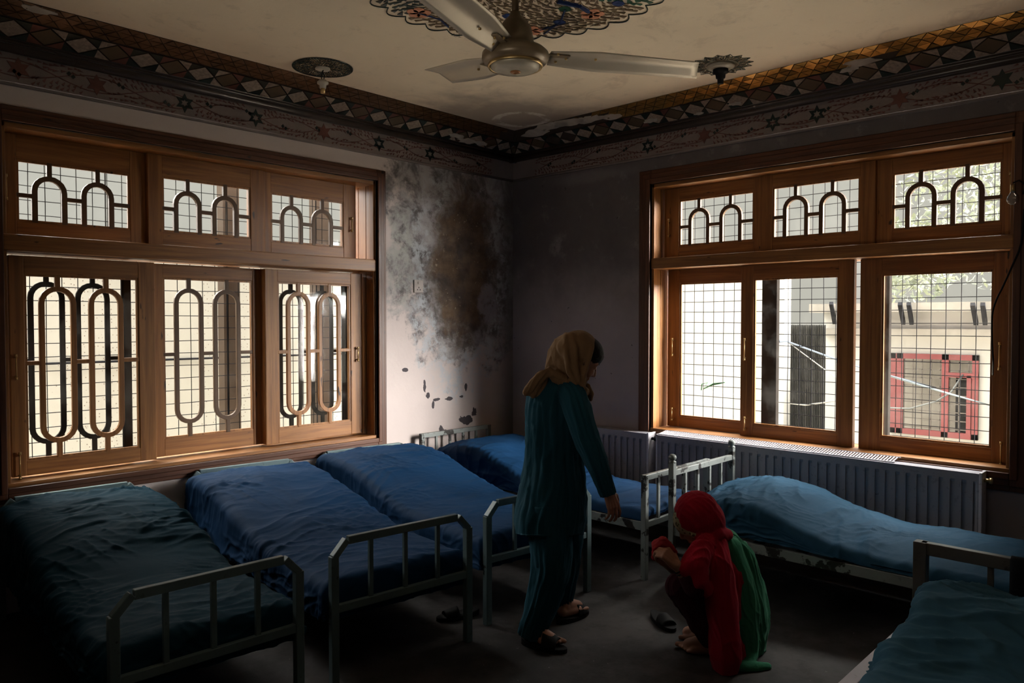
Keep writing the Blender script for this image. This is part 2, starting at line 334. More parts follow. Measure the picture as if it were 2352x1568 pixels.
# profile (offset from wall into the room, height)
def along(side, s, off, z):                      # s is the distance from the corner
    return Vector((-s, -off, z)) if side == 'L' else Vector((-off, -s, z))
NRM = {'L': Vector((0, -1, 0)), 'R': Vector((-1, 0, 0))}
def strip(name, side, p0, p1, m, S1, parent, th=.02):
    (o0, z0), (o1, z1) = p0, p1
    v = [along(side, o0, o0, z0), along(side, S1, o0, z0), along(side, S1, o1, z1), along(side, o1, o1, z1)]
    d = Vector((0, 0, 1))*th + NRM[side]*-th*.5
    mb = MB(); k = mb.P(v+[p+d for p in v])
    for q in ((0, 1, 2, 3), (7, 6, 5, 4), (0, 4, 5, 1), (1, 5, 6, 2), (2, 6, 7, 3), (3, 7, 4, 0)): mb.F([k+i for i in q])
    return mb.build(name, m, parent)
for side, S1, num in (('L', -BX, 1), ('R', -BY, 2)):
    tr = bpy.data.objects.new('trim_%d' % num, None); C.objects.link(tr); tr['kind'] = 'structure'
    rnd = random.Random(num)
    # rounded plaster lip under the frieze
    mb = MB(); mb.tube([along(side, .0, .004, 2.918), along(side, S1, .004, 2.918)], .012, 10); mb.build('plaster_lip', PLA, tr, smooth=True)
    # frieze band
    w = MB(); a0 = along(side, 0, -.01, 2.925); b0 = along(side, S1, .012, 3.085)
    w.box((min(a0.x, b0.x), min(a0.y, b0.y), 2.925), (max(a0.x, b0.x), max(a0.y, b0.y), 3.085)); w.build('frieze_band', PLA, tr)
    # mouldings
    for o, z, r in ((.012, 3.092, .011), (.045, 3.103, .030), (.078, 3.125, .012), (.092, 3.137, .009)):
        MB().tube([along(side, 0, o, z), along(side, S1, o, z)], r, 10).build('moulding', MLD, tr, smooth=True)
    strip('soffit_board', side, (.0, 3.10), (.10, 3.135), MLD, S1, tr)
    strip('diamond_backing', side, (.09, 3.135), (.235, 3.205), GRT, S1, tr)
    strip('lattice_backing', side, (.235, 3.203), (.385, 3.252), GRT, S1, tr)
    # diamonds: rows of lozenges alternating between floral plaster, olive glass and green triangles
    mb = MB(); L = .17; q0 = (.097, 3.137); q1 = (.232, 3.2)
    def dpt(s, t): o = q0[0]+(q1[0]-q0[0])*t; return along(side, s, o, q0[1]+(q1[1]-q0[1])*t)
    dn = (dpt(.0, 1)-dpt(.0, 0)).cross(dpt(1, 0)-dpt(0, 0)).normalized(); dn = dn if dn.z < 0 else -dn
    k = 0; s = .12
    while s < 5.6:
        t0 = rnd.uniform(0, 1)
        for (cs, ct, mi) in ((s, .5, 0 if k % 2 else 2), ):
            if s > 1.0 or rnd.random() > .5 or side == 'L':
                jit = Vector((rnd.uniform(-.06, .06), rnd.uniform(-.06, .06), 0)); nn = (dn+jit).normalized()
                c0 = dpt(cs, ct)
                pts = [dpt(cs-L*.5, .5), dpt(cs, .04), dpt(cs+L*.5, .5), dpt(cs, .96)]
                pts = [p+dn*(.003+ (p-c0).dot(jit)*.3) for p in pts]
                mb.cur = mi; mb.poly([c0+(p-c0)*.93 for p in pts], dn, .002)
        for tt, sg in ((0.03, 1), (.97, -1)):
            for hs in (-1, 1):
                a_ = dpt(s+L*.5, tt); b_ = dpt(s+L*.5+hs*L*.46, tt); c_ = dpt(s+L*.5, .5-.04*sg); mb.cur = 1 if (k+(hs > 0)) % 2 else rnd.choice((0, 0, 3))
                mb.poly([a_+dn*.003, b_+dn*.003, c_+dn*.003], dn, .002)
        s += L; k += 1
    mb.build('diamond_tiles', [FLO, DGR, OLV, BRN], tr)
    # triangular gold glass tiles
    mb = MB(); q0 = (.24, 3.2035); q1 = (.382, 3.2505)
    g0 = .75 if side == 'L' else 1.0
    def gpt(s, t): o = q0[0]+(q1[0]-q0[0])*t; return along(side, s, o, q0[1]+(q1[1]-q0[1])*t)
    dn = (gpt(0, 1)-gpt(0, 0)).cross(gpt(1, 0)-gpt(0, 0)).normalized(); dn = dn if dn.z < 0 else -dn
    rows = 3; W = .085
    for r_ in range(rows):
        i = 0; s = g0 if side == 'R' else .42
        while s < 5.8:
            x = s+(W/2 if r_ % 2 else 0); ta, tb = r_/rows, (r_+1)/rows
            for tri in ([(x, ta), (x+W, ta), (x+W/2, tb)], [(x+W/2, tb), (x+W, ta), (x+1.5*W, tb)]):
                if side == 'R' and s < 1.35 and rnd.random() < .8*(1.35-s)/.35+.0: continue
                if side == 'R' and r_ == 0 and 3.05 < s < 3.35: continue
                pts = [gpt(*p) for p in tri]; c0 = sum(pts, Vector())/3
                jx = Vector((rnd.gauss(0, .05), rnd.gauss(0, .05), rnd.gauss(0, .05)))
                mb.poly([c0+(p-c0)*.9+dn*(.003+(p-c0).dot(jx)) for p in pts], dn, .0015)
            s += W
    mb.build('gold_lattice_tiles' if side == 'R' else 'shaded_gold_lattice_tiles', GLD if side == 'R' else GLD_SHADED, tr)
    # peeled patches of bare plaster
    mb = MB()
    spots = ((.55, .30, .17), (.75, .34, .20), (.95, .33, .20), (1.15, .31, .16), (1.32, .28, .12), (3.2, .26, .13), (3.1, .22, .07), (2.0, .12, .05), (2.3, .14, .06), (1.6, .15, .08)) if side == 'R' else ((.7, .13, .12), (.85, .16, .10), (.55, .14, .1), (3.95, .35, .1))
    for s, o, r in spots:
        z = 3.135+(o-.09)*.48 if o < .235 else 3.203+(o-.235)*.33
        m_ = 14; pts = []
        for j in range(m_):
            th = 2*math.pi*j/m_; rr_ = r*(.55+.45*rnd.random()); ds = math.cos(th)*rr_; do = math.sin(th)*rr_*.32
            oo = min(.39, max(.1, o+do)); zz = 3.135+(oo-.09)*.48 if oo < .235 else 3.203+(oo-.235)*.33
            pts.append(along(side, s+ds, oo, zz-.009))
        mb.poly(pts, (0, 0, 1), .006)
    mb.build('bare_plaster_patch', RUB, tr)
    # frieze mosaic: stars, vines and leaves
    def fp(s, z, lift=.0135): return along(side, s, lift, z)
    nv = NRM[side]
    def star(mb, s, z, R, hollow):
        out = []; inn = []
        for j in range(12):
            r = R if j % 2 == 0 else R*.52; th = math.pi*j/6+math.pi/2
            out.append((s+r*math.cos(th), z+r*math.sin(th))); inn.append((s+r*.45*math.cos(th), z+r*.45*math.sin(th)))
        if hollow:
            for j in range(12):
                j2 = (j+1) % 12; mb.poly([fp(*out[j]), fp(*out[j2]), fp(*inn[j2]), fp(*inn[j])], nv, .003)
        else: mb.poly([fp(*p) for p in out], nv, .003)
    if side == 'L':
        pxs = [((220, 195), 0, 0), ((422, 238), 1, 1), ((585, 268), 1, 1), ((741, 303), 0, 0), ((868, 327), 1, 1), ((985, 355), 1, 1), ((40, 150), 0, 0)]
        stars = [(-on(p[0], p[1], 1, 0)[0], d, h) for p, d, h in pxs]
    else:
        pxs = [((1490, 333), 1, 1), ((1620, 300), 0, 0), ((1777, 276), 1, 1), ((1878, 258), 1, 1), ((2068, 228), 0, 0), ((2303, 175), 1, 0)]
        stars = [(-on(p[0], p[1], 0, 0)[1], d, h) for p, d, h in pxs]
    md, mbr = MB(), MB()
    for s, dk, h in stars: star(md if dk else mbr, s, 3.005, .062, h)
    md.build('dark_star', DGR, tr); 
    # vines run as sine waves between the stars
    for ph in (0, math.pi):
        prev = None; s = .35
        while s < 4.9:
            z = 3.005+.045*math.sin(s*7.5+ph)
            if prev:
                dx = Vector((s-prev[0], z-prev[1])); nn = Vector((-dx.y, dx.x)).normalized()*.0025
                mbr.poly([fp(prev[0]-nn.x, prev[1]-nn.y), fp(s-nn.x, z-nn.y), fp(s+nn.x, z+nn.y), fp(prev[0]+nn.x, prev[1]+nn.y)], nv, .002)
            prev = (s, z); s += .02
    s = .3
    while s < 4.9:
        if min(abs(s-q[0]) for q in stars) > .06:
            for z in (2.945, 2.975, 3.04, 3.066):
                l = rnd.uniform(.02, .034); th = .5*math.cos(s*7.5)+(.45 if z > 3 else -.45)+rnd.uniform(-.2, .2); w_ = .007
                cx, cz = s+rnd.uniform(-.008, .008), z+rnd.uniform(-.006, .006)
                ca, sa = math.cos(th), math.sin(th)
                mbr.poly([fp(cx-l*.5*ca, cz-l*.5*sa), fp(cx+l*.5*ca+w_*sa, cz+l*.5*sa-w_*ca), fp(cx+l*.5*ca-w_*sa, cz+l*.5*sa+w_*ca)], nv, .002)
        s += .031
    mbr.build('vine_mosaic', BRN, tr)
    mb = MB(); s = .45
    while s < 4.9:
        z = 3.005+.045*math.sin(s*7.5)*.7
        for d in ((0, 0), (.022, .012)):
            mb.poly([fp(s+d[0]-.012, z+d[1]), fp(s+d[0], z+d[1]-.012), fp(s+d[0]+.012, z+d[1]), fp(s+d[0], z+d[1]+.014)], nv, .003)
        s += .27
    mb.build('leaf_bud_mosaic', DGR, tr)
# ------------------------------------------------------------------ windows
GL = N('window_glass'); tr_ = GL.new('ShaderNodeBsdfTransparent'); gl_ = GL.new('ShaderNodeBsdfGlossy'); gl_.inputs['Roughness'].default_value = .06
tl_ = GL.new('ShaderNodeBsdfTranslucent'); fr = GL.new('ShaderNodeLayerWeight'); fr.inputs[0].default_value = .5
dirt = GL.step(GL.noise(3, 6, rough=.7), .4, .8)
m1 = GL.new('ShaderNodeMixShader'); m2 = GL.new('ShaderNodeMixShader'); tr_.inputs[0].default_value = (.95, .96, .95, 1); tl_.inputs[0].default_value = (.8, .78, .72, 1)
GL.l.new(GL.m_('MULTIPLY', dirt, .012), m1.inputs[0]); GL.l.new(tr_.outputs[0], m1.inputs[1]); GL.l.new(tl_.outputs[0], m1.inputs[2])
GL.l.new(GL.m_('MULTIPLY_ADD', GL.m_('POWER', fr.outputs['Facing'], 5), .3, .03), m2.inputs[0]); GL.l.new(m1.outputs[0], m2.inputs[1]); GL.l.new(gl_.outputs[0], m2.inputs[2]); GL.l.new(m2.outputs[0], GL.out.inputs[0])
GLASS = GL.m
def stadium(cx, z0, z1, r, n=10, arch=False):
    p = []
    for i in range(n+1): t = math.pi*i/n; p.append((cx+r*math.cos(t), z1-r+r*math.sin(t)))
    if arch: p += [(cx-r, z0), (cx+r, z0)]
    else:
        for i in range(n+1): t = math.pi+math.pi*i/n; p.append((cx+r*math.cos(t), z0+r+r*math.sin(t)))
    return p
def sash(win, tf, name, s0, s1, z0, z1, p0, p1, q0, q1, d, th, glass=True, deco=None, bolts=(), front=True, bead=None, outer=False):
    """s,z outer; p,q pane; d front depth"""
    mb = MB(tf)
    mb.box((s0, d, z0), (p0, d+th, z1)); mb.box((p1, d, z0), (s1, d+th, z1))
    wv_, wh_ = (GRO, GRO) if outer else (WV, WH); bead = GRO if outer else bead
    o = mb.build(name, wv_, win, bevel=.004)
    h = MB(tf); h.box((p0-.001, d+.001, z0), (p1+.001, d+th, q0)); h.box((p0-.001, d+.001, q1), (p1+.001, d+th, z1))
    h.build('rail', wh_, o, bevel=.003)
    b = MB(tf); t = .012
    b.ring([(p0, q0), (p1, q0), (p1, q1), (p0, q1)], [(p0+t, q0+t), (p1-t, q0+t), (p1-t, q1-t), (p0+t, q1-t)], d+.006, d+.02)
    b.build('bead', bead or WV, o)
    if glass: MB(tf).box((p0, d+th*.55, q0), (p1, d+th*.55+.004, q1)).build('glass_pane', GLASS, o)
    if deco:
        g = MB(tf); w = p1-p0; t = .030; dd0, dd1 = d+.002, d+th*.5; kind = deco
        cs = (p0+w*.275, p0+w*.70); 
        if kind == 'capsule':
            R = .098; a, b_ = q0+.085, q1-.065; mid = (q0+q1)/2+.025
            for c_ in cs:
                g.ring(stadium(c_, a, b_, R), stadium(c_, a+t, b_-t, R-t), dd0, dd1)
                g.box((c_-.014, dd0, q0), (c_+.014, dd1, a+.005)); g.box((c_-.014, dd0, b_-.005), (c_+.014, dd1, q1))
        else:
            R = .092; b_ = q1-.075; mid = q0+.15
            for c_ in cs:
                g.ring(stadium(c_, q0, b_, R, arch=True), stadium(c_, q0, b_-t, R-t, arch=True), dd0, dd1)
                g.box((c_-.013, dd0, b_-.005), (c_+.013, dd1, q1))
        g.box((p0, dd0, mid-.012), (cs[0]-R+.004, dd1, mid+.012)); g.box((cs[0]+R-.004, dd0, mid-.012), (cs[1]-R+.004, dd1, mid+.012)); g.box((cs[1]+R-.004, dd0, mid-.012), (p1, dd1, mid+.012))
        g.build('grille', GRO if outer else (WV if front else GR), o, bevel=.003)
    for (bs, bz, bl) in bolts:
        h = MB(tf); h.tube([(bs, d-.02, bz-bl/2), (bs, d-.02, bz+bl/2)], .0045, 8)
        h.tube([(bs, d-.02, bz+bl*.42), (bs, d+.002, bz+bl*.42)], .005, 8); h.tube([(bs, d-.02, bz-bl*.42), (bs, d+.002, bz-bl*.42)], .005, 8)
        h.tube([(bs, d-.02, bz-bl/2-.008), (bs, d-.02, bz-bl/2+.008)], .008, 8); h.tube([(bs, d-.02, bz+bl/2-.008), (bs, d-.02, bz+bl/2+.008)], .008, 8)
        h.build('pull_handle', BRASS, o, smooth=True)
    return o
def casing(win, tf, s0, s1, z0, z1, w=.09):
    for k, (a, t) in enumerate(((w, .016), (w*.72, .026), (w*.36, .036), (.012, .030))):
        mb = MB(tf); mb.box((s0-a, -t, z0-a), (s0, 0, z1+a)); mb.box((s1, -t, z0-a), (s1+a, 0, z1+a)); 
        mb.build('casing_stile', CV if k != 3 else WV, win, bevel=.004)
        mb = MB(tf); mb.box((s0, -t, z1), (s1, 0, z1+a)); mb.box((s0, -t, z0-a), (s1, 0, z0)); mb.build('casing_rail', CH if k != 3 else WH, win, bevel=.004)
def frame(win, tf, s0, s1, z0, z1, bar0, bar1, D=.30):
    mb = MB(tf); t = .022
    for k in range(3):                            # tongue and groove reveal boards
        a, b = D*k/3, D*(k+1)/3-.004
        mb.box((s0, a, z0), (s0+t, b, z1)); mb.box((s1-t, a, z0), (s1, b, z1))
    mb.build('reveal_boards', WV, win, bevel=.003)
    mb = MB(tf); mb.box((s0, 0, z1-.03), (s1, D, z1)); mb.box((s0, -.012, z0-.02), (s1, D, z0+.022)); mb.build('head_and_sill', WH, win, bevel=.003)
    mb = MB(tf); mb.box((s0+.001, -.012, bar0), (s1-.001, D, bar1)); mb.build('transom_bar', WH, win, bevel=.006)
def wire_mesh(win, tf, s0, s1, z0, z1, d, ps, pz, seed, dbl=()):
    rnd = random.Random(seed); mb = MB(tf); s = s0+.03
    def wob(): return rnd.uniform(-.003, .003)
    while s < s1:
        mb.tube([(s+wob(), d, z0+(z1-z0)*i/5) for i in range(6)], .0026, 5); s += ps
    z = z0+.02
    while z < z1:
        mb.tube([(s0+(s1-s0)*i/7, d+.005, z+wob()) for i in range(8)], .0026, 5); z += pz
    for s in dbl: mb.tube([(s, d, z0), (s, d, z1)], .0045, 5)
    return mb.build('wire_mesh', IRON, win)
W1 = bpy.data.objects.new('window_1', None); C.objects.link(W1); W1['kind'] = 'structure'; W1['label'] = 'wide wooden window with carved capsule grilles in the left wall'
casing(W1, TL, X0, X1, Z0, Z1, .088); frame(W1, TL, X0, X1, Z0, Z1, 2.005, 2.098)
# transom lights
sash(W1, TL, 'transom_sash', -4.02, -3.24, 2.10, 2.68, -3.945, -3.335, 2.187, 2.537, .135, .05, deco='arch', front=False, bolts=((-4.0, 2.37, .13),))
sash(W1, TL, 'transom_sash', -3.24, -2.44, 2.10, 2.68, -3.15, -2.55, 2.192, 2.545, .10, .06, deco='arch', front=False)
sash(W1, TL, 'transom_sash', -2.45, -1.65, 2.10, 2.68, -2.375, -1.765, 2.188, 2.54, .135, .05, deco='arch', front=False, bolts=((-1.70, 2.37, .10),))
# sliding sashes and the outer layer behind them
sash(W1, TL, 'sash', -4.0, -3.205, .735, 1.99, -3.925, -3.305, .82, 1.886, .10, .05, deco='capsule', bolts=((-3.975, 1.36, .13), (-3.965, .80, .14)))
sash(W1, TL, 'sash', -3.20, -2.42, .735, 1.99, -3.128, -2.508, .848, 1.902, .165, .045, deco='capsule', front=False)
sash(W1, TL, 'sash', -2.447, -1.62, .735, 1.99, -2.347, -1.727, .838, 1.90, .10, .05, deco='capsule', bolts=((-1.675, 1.36, .10),))
sash(W1, TL, 'outer_sash', -4.02, -3.30, .735, 1.99, -3.94, -3.345, .80, 1.92, .235, .04, glass=False, deco='capsule', front=False, outer=True)
sash(W1, TL, 'outer_sash', -2.40, -1.60, .735, 1.99, -2.34, -1.70, .80, 1.92, .235, .04, glass=False, deco='capsule', front=False, outer=True)
wire_mesh(W1, TL, X0, X1, Z0, Z1, .31, .087, .085, 1, (-3.42, -2.62, -1.9))
W2 = bpy.data.objects.new('window_2', None); C.objects.link(W2); W2['kind'] = 'structure'; W2['label'] = 'wide wooden window over the radiator in the right wall'
casing(W2, TR, Y0, Y1, RZ0, RZ1, .11); frame(W2, TR, Y0, Y1, RZ0, RZ1, 2.03, 2.115)
sash(W2, TR, 'transom_sash', 1.55, 2.375, 2.117, 2.67, 1.685, 2.31, 2.21, 2.573, .135, .05, deco='arch', front=False, bolts=((1.60, 2.36, .13),))
sash(W2, TR, 'transom_sash', 2.375, 3.165, 2.117, 2.67, 2.465, 3.068, 2.209, 2.577, .11, .06, deco='arch', front=False)
sash(W2, TR, 'transom_sash', 3.165, 3.94, 2.117, 2.67, 3.262, 3.870, 2.207, 2.575, .135, .05, deco='arch', front=False, bolts=((3.915, 2.42, .13),))
sash(W2, TR, 'sash', 1.56, 2.29, .77, 2.03, 1.672, 2.21, .855, 1.92, .175, .045, bolts=((1.615, 1.41, .13), (1.615, .87, .09)))
sash(W2, TR, 'sash', 2.225, 3.035, .765, 2.03, 2.325, 2.935, .856, 1.928, .115, .05, bolts=((2.265, 1.41, .15), (2.27, .86, .09)))
sash(W2, TR, 'sash', 3.068, 3.94, .765, 2.03, 3.205, 3.835, .856, 1.926, .135, .05, bolts=((3.875, 1.41, .15), (3.89, .83, .13)))
MB(TR).box((2.33, .24, .77), (2.445, .29, 2.03)).build('outer_mullion', GRO, W2, bevel=.004)
MB(TR).box((3.14, .24, .77), (3.22, .29, 2.03)).build('outer_mullion', GRO, W2, bevel=.004)
wire_mesh(W2, TR, Y0, Y1, RZ0, RZ1, .31, .0865, .084, 2)
# ------------------------------------------------------------------ outside
def sheetmat(name, col, dots, tr=.5):
    n = N(name); X, Y, Z = n.xyz(); c = n.mix(n.noise(4, 3), tuple(x*.93 for x in col), col)
    if dots:
        v = n.new('ShaderNodeTexVoronoi'); n.put(v.inputs['Vector'], n.mp((30, 30, 30))); v.inputs['Scale'].default_value = 1; v.inputs['Randomness'].default_value = .55
        c = n.mix(n.m_('SUBTRACT', 1, n.step(v.outputs['Distance'], .12, .17)), c, (.20, .17, .15))
        v2 = n.new('ShaderNodeTexVoronoi'); n.put(v2.inputs['Vector'], n.mp((7, 7, 7))); v2.inputs['Scale'].default_value = 1; v2.inputs['Randomness'].default_value = .5
        st = n.m_('MULTIPLY', n.m_('SUBTRACT', 1, n.step(v2.outputs['Distance'], .10, .14)), n.step(n.m_('SINE', n.m_('MULTIPLY', n.m_('ADD', X, n.m_('MULTIPLY', Z, .6)), 420)), .2, .6))
        c = n.mix(st, c, (.25, .22, .20))
    d = n.new('ShaderNodeBsdfDiffuse'); t = n.new('ShaderNodeBsdfTranslucent'); n.put(d.inputs[0], c); n.put(t.inputs[0], c)
    m = n.new('ShaderNodeMixShader'); m.inputs[0].default_value = tr; n.l.new(d.outputs[0], m.inputs[1]); n.l.new(t.outputs[0], m.inputs[2]); n.l.new(m.outputs[0], n.out.inputs[0])
    return n.m
DOT = sheetmat('dotted_screen_sheet', (0.43, 0.42, 0.385), True)
t = thing('privacy_screen', 'cream dotted screen sheet hung outside the left window', 'screen', (-2.5, 1.7, -.6))
def wavy(y, amp, pitch, x0, x1, z0, z1, n=240):
    mb = MB(); pts = []
    for i in range(n+1):
        x = x0+(x1-x0)*i/n; yy = y+amp*math.sin(2*math.pi*x/pitch)
        pts += [(x, yy, z0), (x, yy, z1), (x, yy+.004, z0), (x, yy+.004, z1)]
    k = mb.P(pts)
    for i in range(n): a = k+4*i; b = a+4; mb.F((a, b, b+1, a+1)); mb.F((a+2, a+3, b+3, b+2)); mb.F((a+1, b+1, b+3, a+3)); mb.F((a, a+2, b+2, b))
    return mb
at_zero(wavy(1.7, .012, 1.1, -6.4, 2.2, -.6, 2.15).build('sheet', DOT), t)
at_zero(MB().tube([(-6.4, 1.68, 1.30), (2.2, 1.68, 1.28)], .010, 6).build('tie_rod', IRON), t)
at_zero(MB().tube([(-6.4, 1.68, 2.15), (2.2, 1.68, 2.15)], .018, 8).build('top_rail', IRON), t)
TER = simple('pale_bounce_concrete', (.62, .56, .46), .9, var=.1, sc=3)  # for slabs added outside, out of view, to bounce daylight up to the ceiling
o = box('added_bounce_ledge', (.345, -6.5, .05), (2.4, 1.66, .30), TER, kind='structure'); o['label'] = 'added pale slab outside the right window that bounces light to the ceiling'
o = box('added_bounce_ledge', (-6.6, .345, .05), (.345, 1.66, .30), TER, kind='structure'); o['label'] = 'added pale slab outside the left window that bounces light to the ceiling'
PIL = simple('weathered_post', (.08, .06, .045), .95, spec=.05, var=.3)
for px, lab in ((527, 'brown post outside behind the middle left sash'), (735, 'brown post outside behind the third left sash')):
    p = on(px, 800, 1, .78); o = MB().box((-.065, -.05, -3.2), (.065, .05, 3.2)).build('veranda_post', PIL); o.location = (p[0], .78, 0); tag(o, lab, 'post', 'posts of the veranda')
XF = 6.0
def fx(px, py, d=0): p = on(px, py, 0, XF+d); return (p[0], p[1], p[2])
PW = simple('pale_rendered_wall', (0.46, 0.45, 0.42), .9, var=.12, sc=2); PW2 = simple('cream_rendered_wall', (0.368, 0.333, 0.276), .9, var=.2, sc=2)
PINK = simple('faded_red_paint', (.20, .05, .05), .6); CONC = simple('old_concrete', (0.276, 0.253, 0.218), .9, var=.35, sc=5)
o = box('courtyard_ground', (.6, -30, -3.3), (30, 12, -3.2), simple('courtyard_concrete', (0.460, 0.425, 0.345), .9, var=.2, sc=1), kind='structure')
tag(o, 'pale courtyard ground below the right window', 'ground'); del o['category']
o = box('yard_ground', (-30, .6, -3.3), (.6, 30, -3.2), simple('yard_earth', (.38, .34, .26), .9, var=.2, sc=1), kind='structure')
b = thing('neighbouring_building', 'pale flat-roofed building with red framed window beyond the courtyard', 'building', (XF, -4.5, -3.2))
def bp(name, a, c, m): return at_zero(box(name, a, c, m), b)
y1 = fx(2020, 800)[1]; y2 = -13.0; ztop = fx(2150, 695)[2]; wz1 = fx(2150, 813)[2]; wy0 = fx(2046, 900)[1]; wy1 = fx(2248, 900)[1]; wz0 = fx(2242, 1010)[2]
yl = fx(1892, 800)[1]
mb = MB(); mb.box((XF, wy0, -3.2), (XF+.25, yl, ztop)); mb.box((XF, y2, -3.2), (XF+.25, wy1, ztop)); mb.box((XF, wy1, wz1), (XF+.25, wy0, ztop)); mb.box((XF, wy1, -3.2), (XF+.25, wy0, wz0)); mb.box((XF+3, y2, -3.2), (XF+3.2, yl, 1.2)); mb.box((XF+.25, y2, ztop-.2), (XF+3.2, yl, ztop-.05))
at_zero(mb.build('wall', PW), b)
mb = MB(); mb.box((XF-.18, y2, fx(2150, 770)[2]), (XF, yl, fx(2150, 755)[2])); mb.box((XF-.30, y2, ztop-.12), (XF+.3, yl+.1, ztop)); at_zero(mb.build('ledge', CONC), b)
mb = MB(); w = .07
for ya, yb, za, zb in ((wy1, wy0, wz1-w, wz1), (wy1, wy0, wz0, wz0+w), (wy1, wy1+w, wz0, wz1), (wy0-w, wy0, wz0, wz1)): mb.box((XF-.04, ya, za), (XF+.05, yb, zb))
for px in (2068, 2172): y = fx(px, 900)[1]; mb.box((XF-.04, y-.04, wz0), (XF+.05, y+.04, wz1))
dy0, dy1, dz = fx(2172, 900)[1], fx(2222, 900)[1], fx(2200, 861)[2]
mb.box((XF-.05, dy1-.05, wz0), (XF+.06, dy1, dz)); mb.box((XF-.05, wy1, dz-.03), (XF+.06, dy0, dz+.03)); wf = at_zero(mb.build('red_window_frame', PINK), b)
mb = MB(); y = wy1
while y < wy0: mb.bar((XF-.01, y, wz0), (XF-.01, y, wz1), .012); y += .11
z = wz0
while z < wz1: mb.bar((XF-.01, wy1, z), (XF-.01, wy0, z), .012); z += .11
at_zero(mb.build('window_grid', simple('pale_grid_paint', (.12, .105, .09), .6)), b)
at_zero(box('opening_shade_panel', (XF+.5, dy1, wz0), (XF+.55, dy0, dz), BLACK), b)  # black panel stands in for the shade inside the opening
at_zero(box('inner_wall', (XF+1.2, wy1-1, wz0-1), (XF+1.25, wy0+1, wz1), CONC), b)
for a_, c_ in (((2067, 697), (2075, 742)), ((2087, 697), (2094, 742)), ((2234, 698), (2242, 743)), ((2257, 698), (2263, 743)), ((1909, 696), (1917, 741))):
    at_zero(MB().bar(fx(*a_, -.5), fx(*c_, -.15), .05).build('roof_strut', IRON), b)
# rubble covered roof and trees behind
rb = MB(); rr = random.Random(5)
pts = [(XF+3.3+rr.uniform(0, .3), -7+i*-.5, 1.0+rr.uniform(.3, 1.0)) for i in range(14)]
o = thing('rubble_roof', 'pale tumbled roof slope behind the flat building', 'roof', (XF+4, -9, 1.0))
mb = MB(); G = 26
k = mb.P([(XF+3.4+i*.12, -6.2-j*.22, 1.0+i*.075+.16*rr.random()) for i in range(G) for j in range(G)]+[(XF+3.4+i*.12, -6.2-j*.22, .6) for i in range(G) for j in range(G)])
for i in range(G-1):
    for j in range(G-1): a = k+i*G+j; mb.F((a, a+1, a+G+1, a+G)); c = a+G*G; mb.F((c, c+G, c+G+1, c+1))
at_zero(mb.build('roof_slope', PW2), o)
LEAF = simple('hazed_leaves', (.15, .17, .12), .7, var=.5, sc=3)  # leaf green greyed, the distance haze is put into the colour
def tree(name, base, h, r, label, nleaf=900, seed=1):
    t = thing(name, label, 'tree', base); rr = random.Random(seed)
    MB().tube([(0, 0, 0), (.1, 0, h*.5), (0, .1, h*.8)], [.16, .11, .05], 8).build('trunk', PIL, t)
    m = MB()
    for i in range(nleaf):
        v = Vector((rr.gauss(0, 1), rr.gauss(0, 1), rr.gauss(0, 1))).normalized()*r*rr.random()**.4; v.z *= .75; v.z += h
        a = Vector((rr.gauss(0, 1), rr.gauss(0, 1), rr.gauss(0, 1))).normalized()*.09; c = Vector((rr.gauss(0, 1), rr.gauss(0, 1), rr.gauss(0, 1))).normalized()*.05
        k = m.P([v-a, v+c, v+a, v-c]); m.F((k, k+1, k+2, k+3))
    m.build('foliage', LEAF, t); return t
p = on(2330, 470, 0, 15); tree('leafy_tree', (15, p[1], -3.2), p[2]+3.2, 2.6, 'hazy tree seen through the rightmost top light', 2600, 2)
p = on(2090, 640, 0, 12); tree('leafy_tree', (12, p[1], -3.2), p[2]+3.3, .8, 'green bush top above the rubble roof', 500, 4)
# white wall and corrugated metal sheet left of the building
o = box('boundary_wall', (4.4, 0, 0), (4.6, 1, 1), PW); o.scale = (1, 1, 1)
bpy.data.objects.remove(o)
yw0 = on(1540, 900, 0, 4.5)[1]; yw1 = on(1800, 900, 0, 4.5)[1]
o = MB().box((4.5, yw1, -3.2), (4.7, 8, 2.35)).build('side_building_wall', simple('cream_side_wall', (0.35, 0.345, 0.325), .9, var=.05, sc=2)); tag(o, 'blank pale wall filling the view through the left sash of the right window', 'wall')
y0_, y1_ = on(1776, 900, 0, 4.9)[1], on(1895, 900, 0, 4.9)[1]; zt = on(1850, 745, 0, 4.9)[2]
mb = MB(); nn = 160; k = mb.P([(4.9+.02*math.sin(i*1.2)+q*.006, y0_+(y1_-y0_)*i/nn, z) for i in range(nn+1) for q in (0, 1) for z in (-3.2, zt)])
for i in range(nn): a = k+4*i; c = a+4; mb.F((a, c, c+1, a+1)); mb.F((a+2, a+3, c+3, c+2)); mb.F((a+1, c+1, c+3, a+3))
tag(mb.build('corrugated_fence', simple('grey_corrugated_metal', (.10, .10, .095), .5, .2, var=.15)), 'grey corrugated metal fence sheet outside the middle right sash', 'fence')
ROPE1 = simple('blue_rope', (.03, .045, .065), .8); ROPE2 = simple('pale_rope', (.12, .125, .12), .8); ROPE3 = simple('green_rope', (.02, .16, .06), .7)
def rope(label, pts, m, r=.006, group='clothes lines outside the right window'):
    tag(MB().tube(pts, r, 6).build('clothes_line', m, smooth=True), label, 'rope', group)
def rp(x, y, d): return tuple(on(x, y, 0, d))
rope('dark blue twisted rope knotted to the wire mesh', [rp(1778, 755, .325), rp(1790, 785, .33), rp(1805, 783, .5), rp(1923, 826, 1.6), rp(1990, 848, 3), rp(2150, 890, 5.85)], ROPE1, .007)
rope('thin pale line falling from the blue rope knot', [rp(1805, 782, .5), rp(1918, 866, 1.5), rp(1990, 925, 3)], ROPE2, .004)
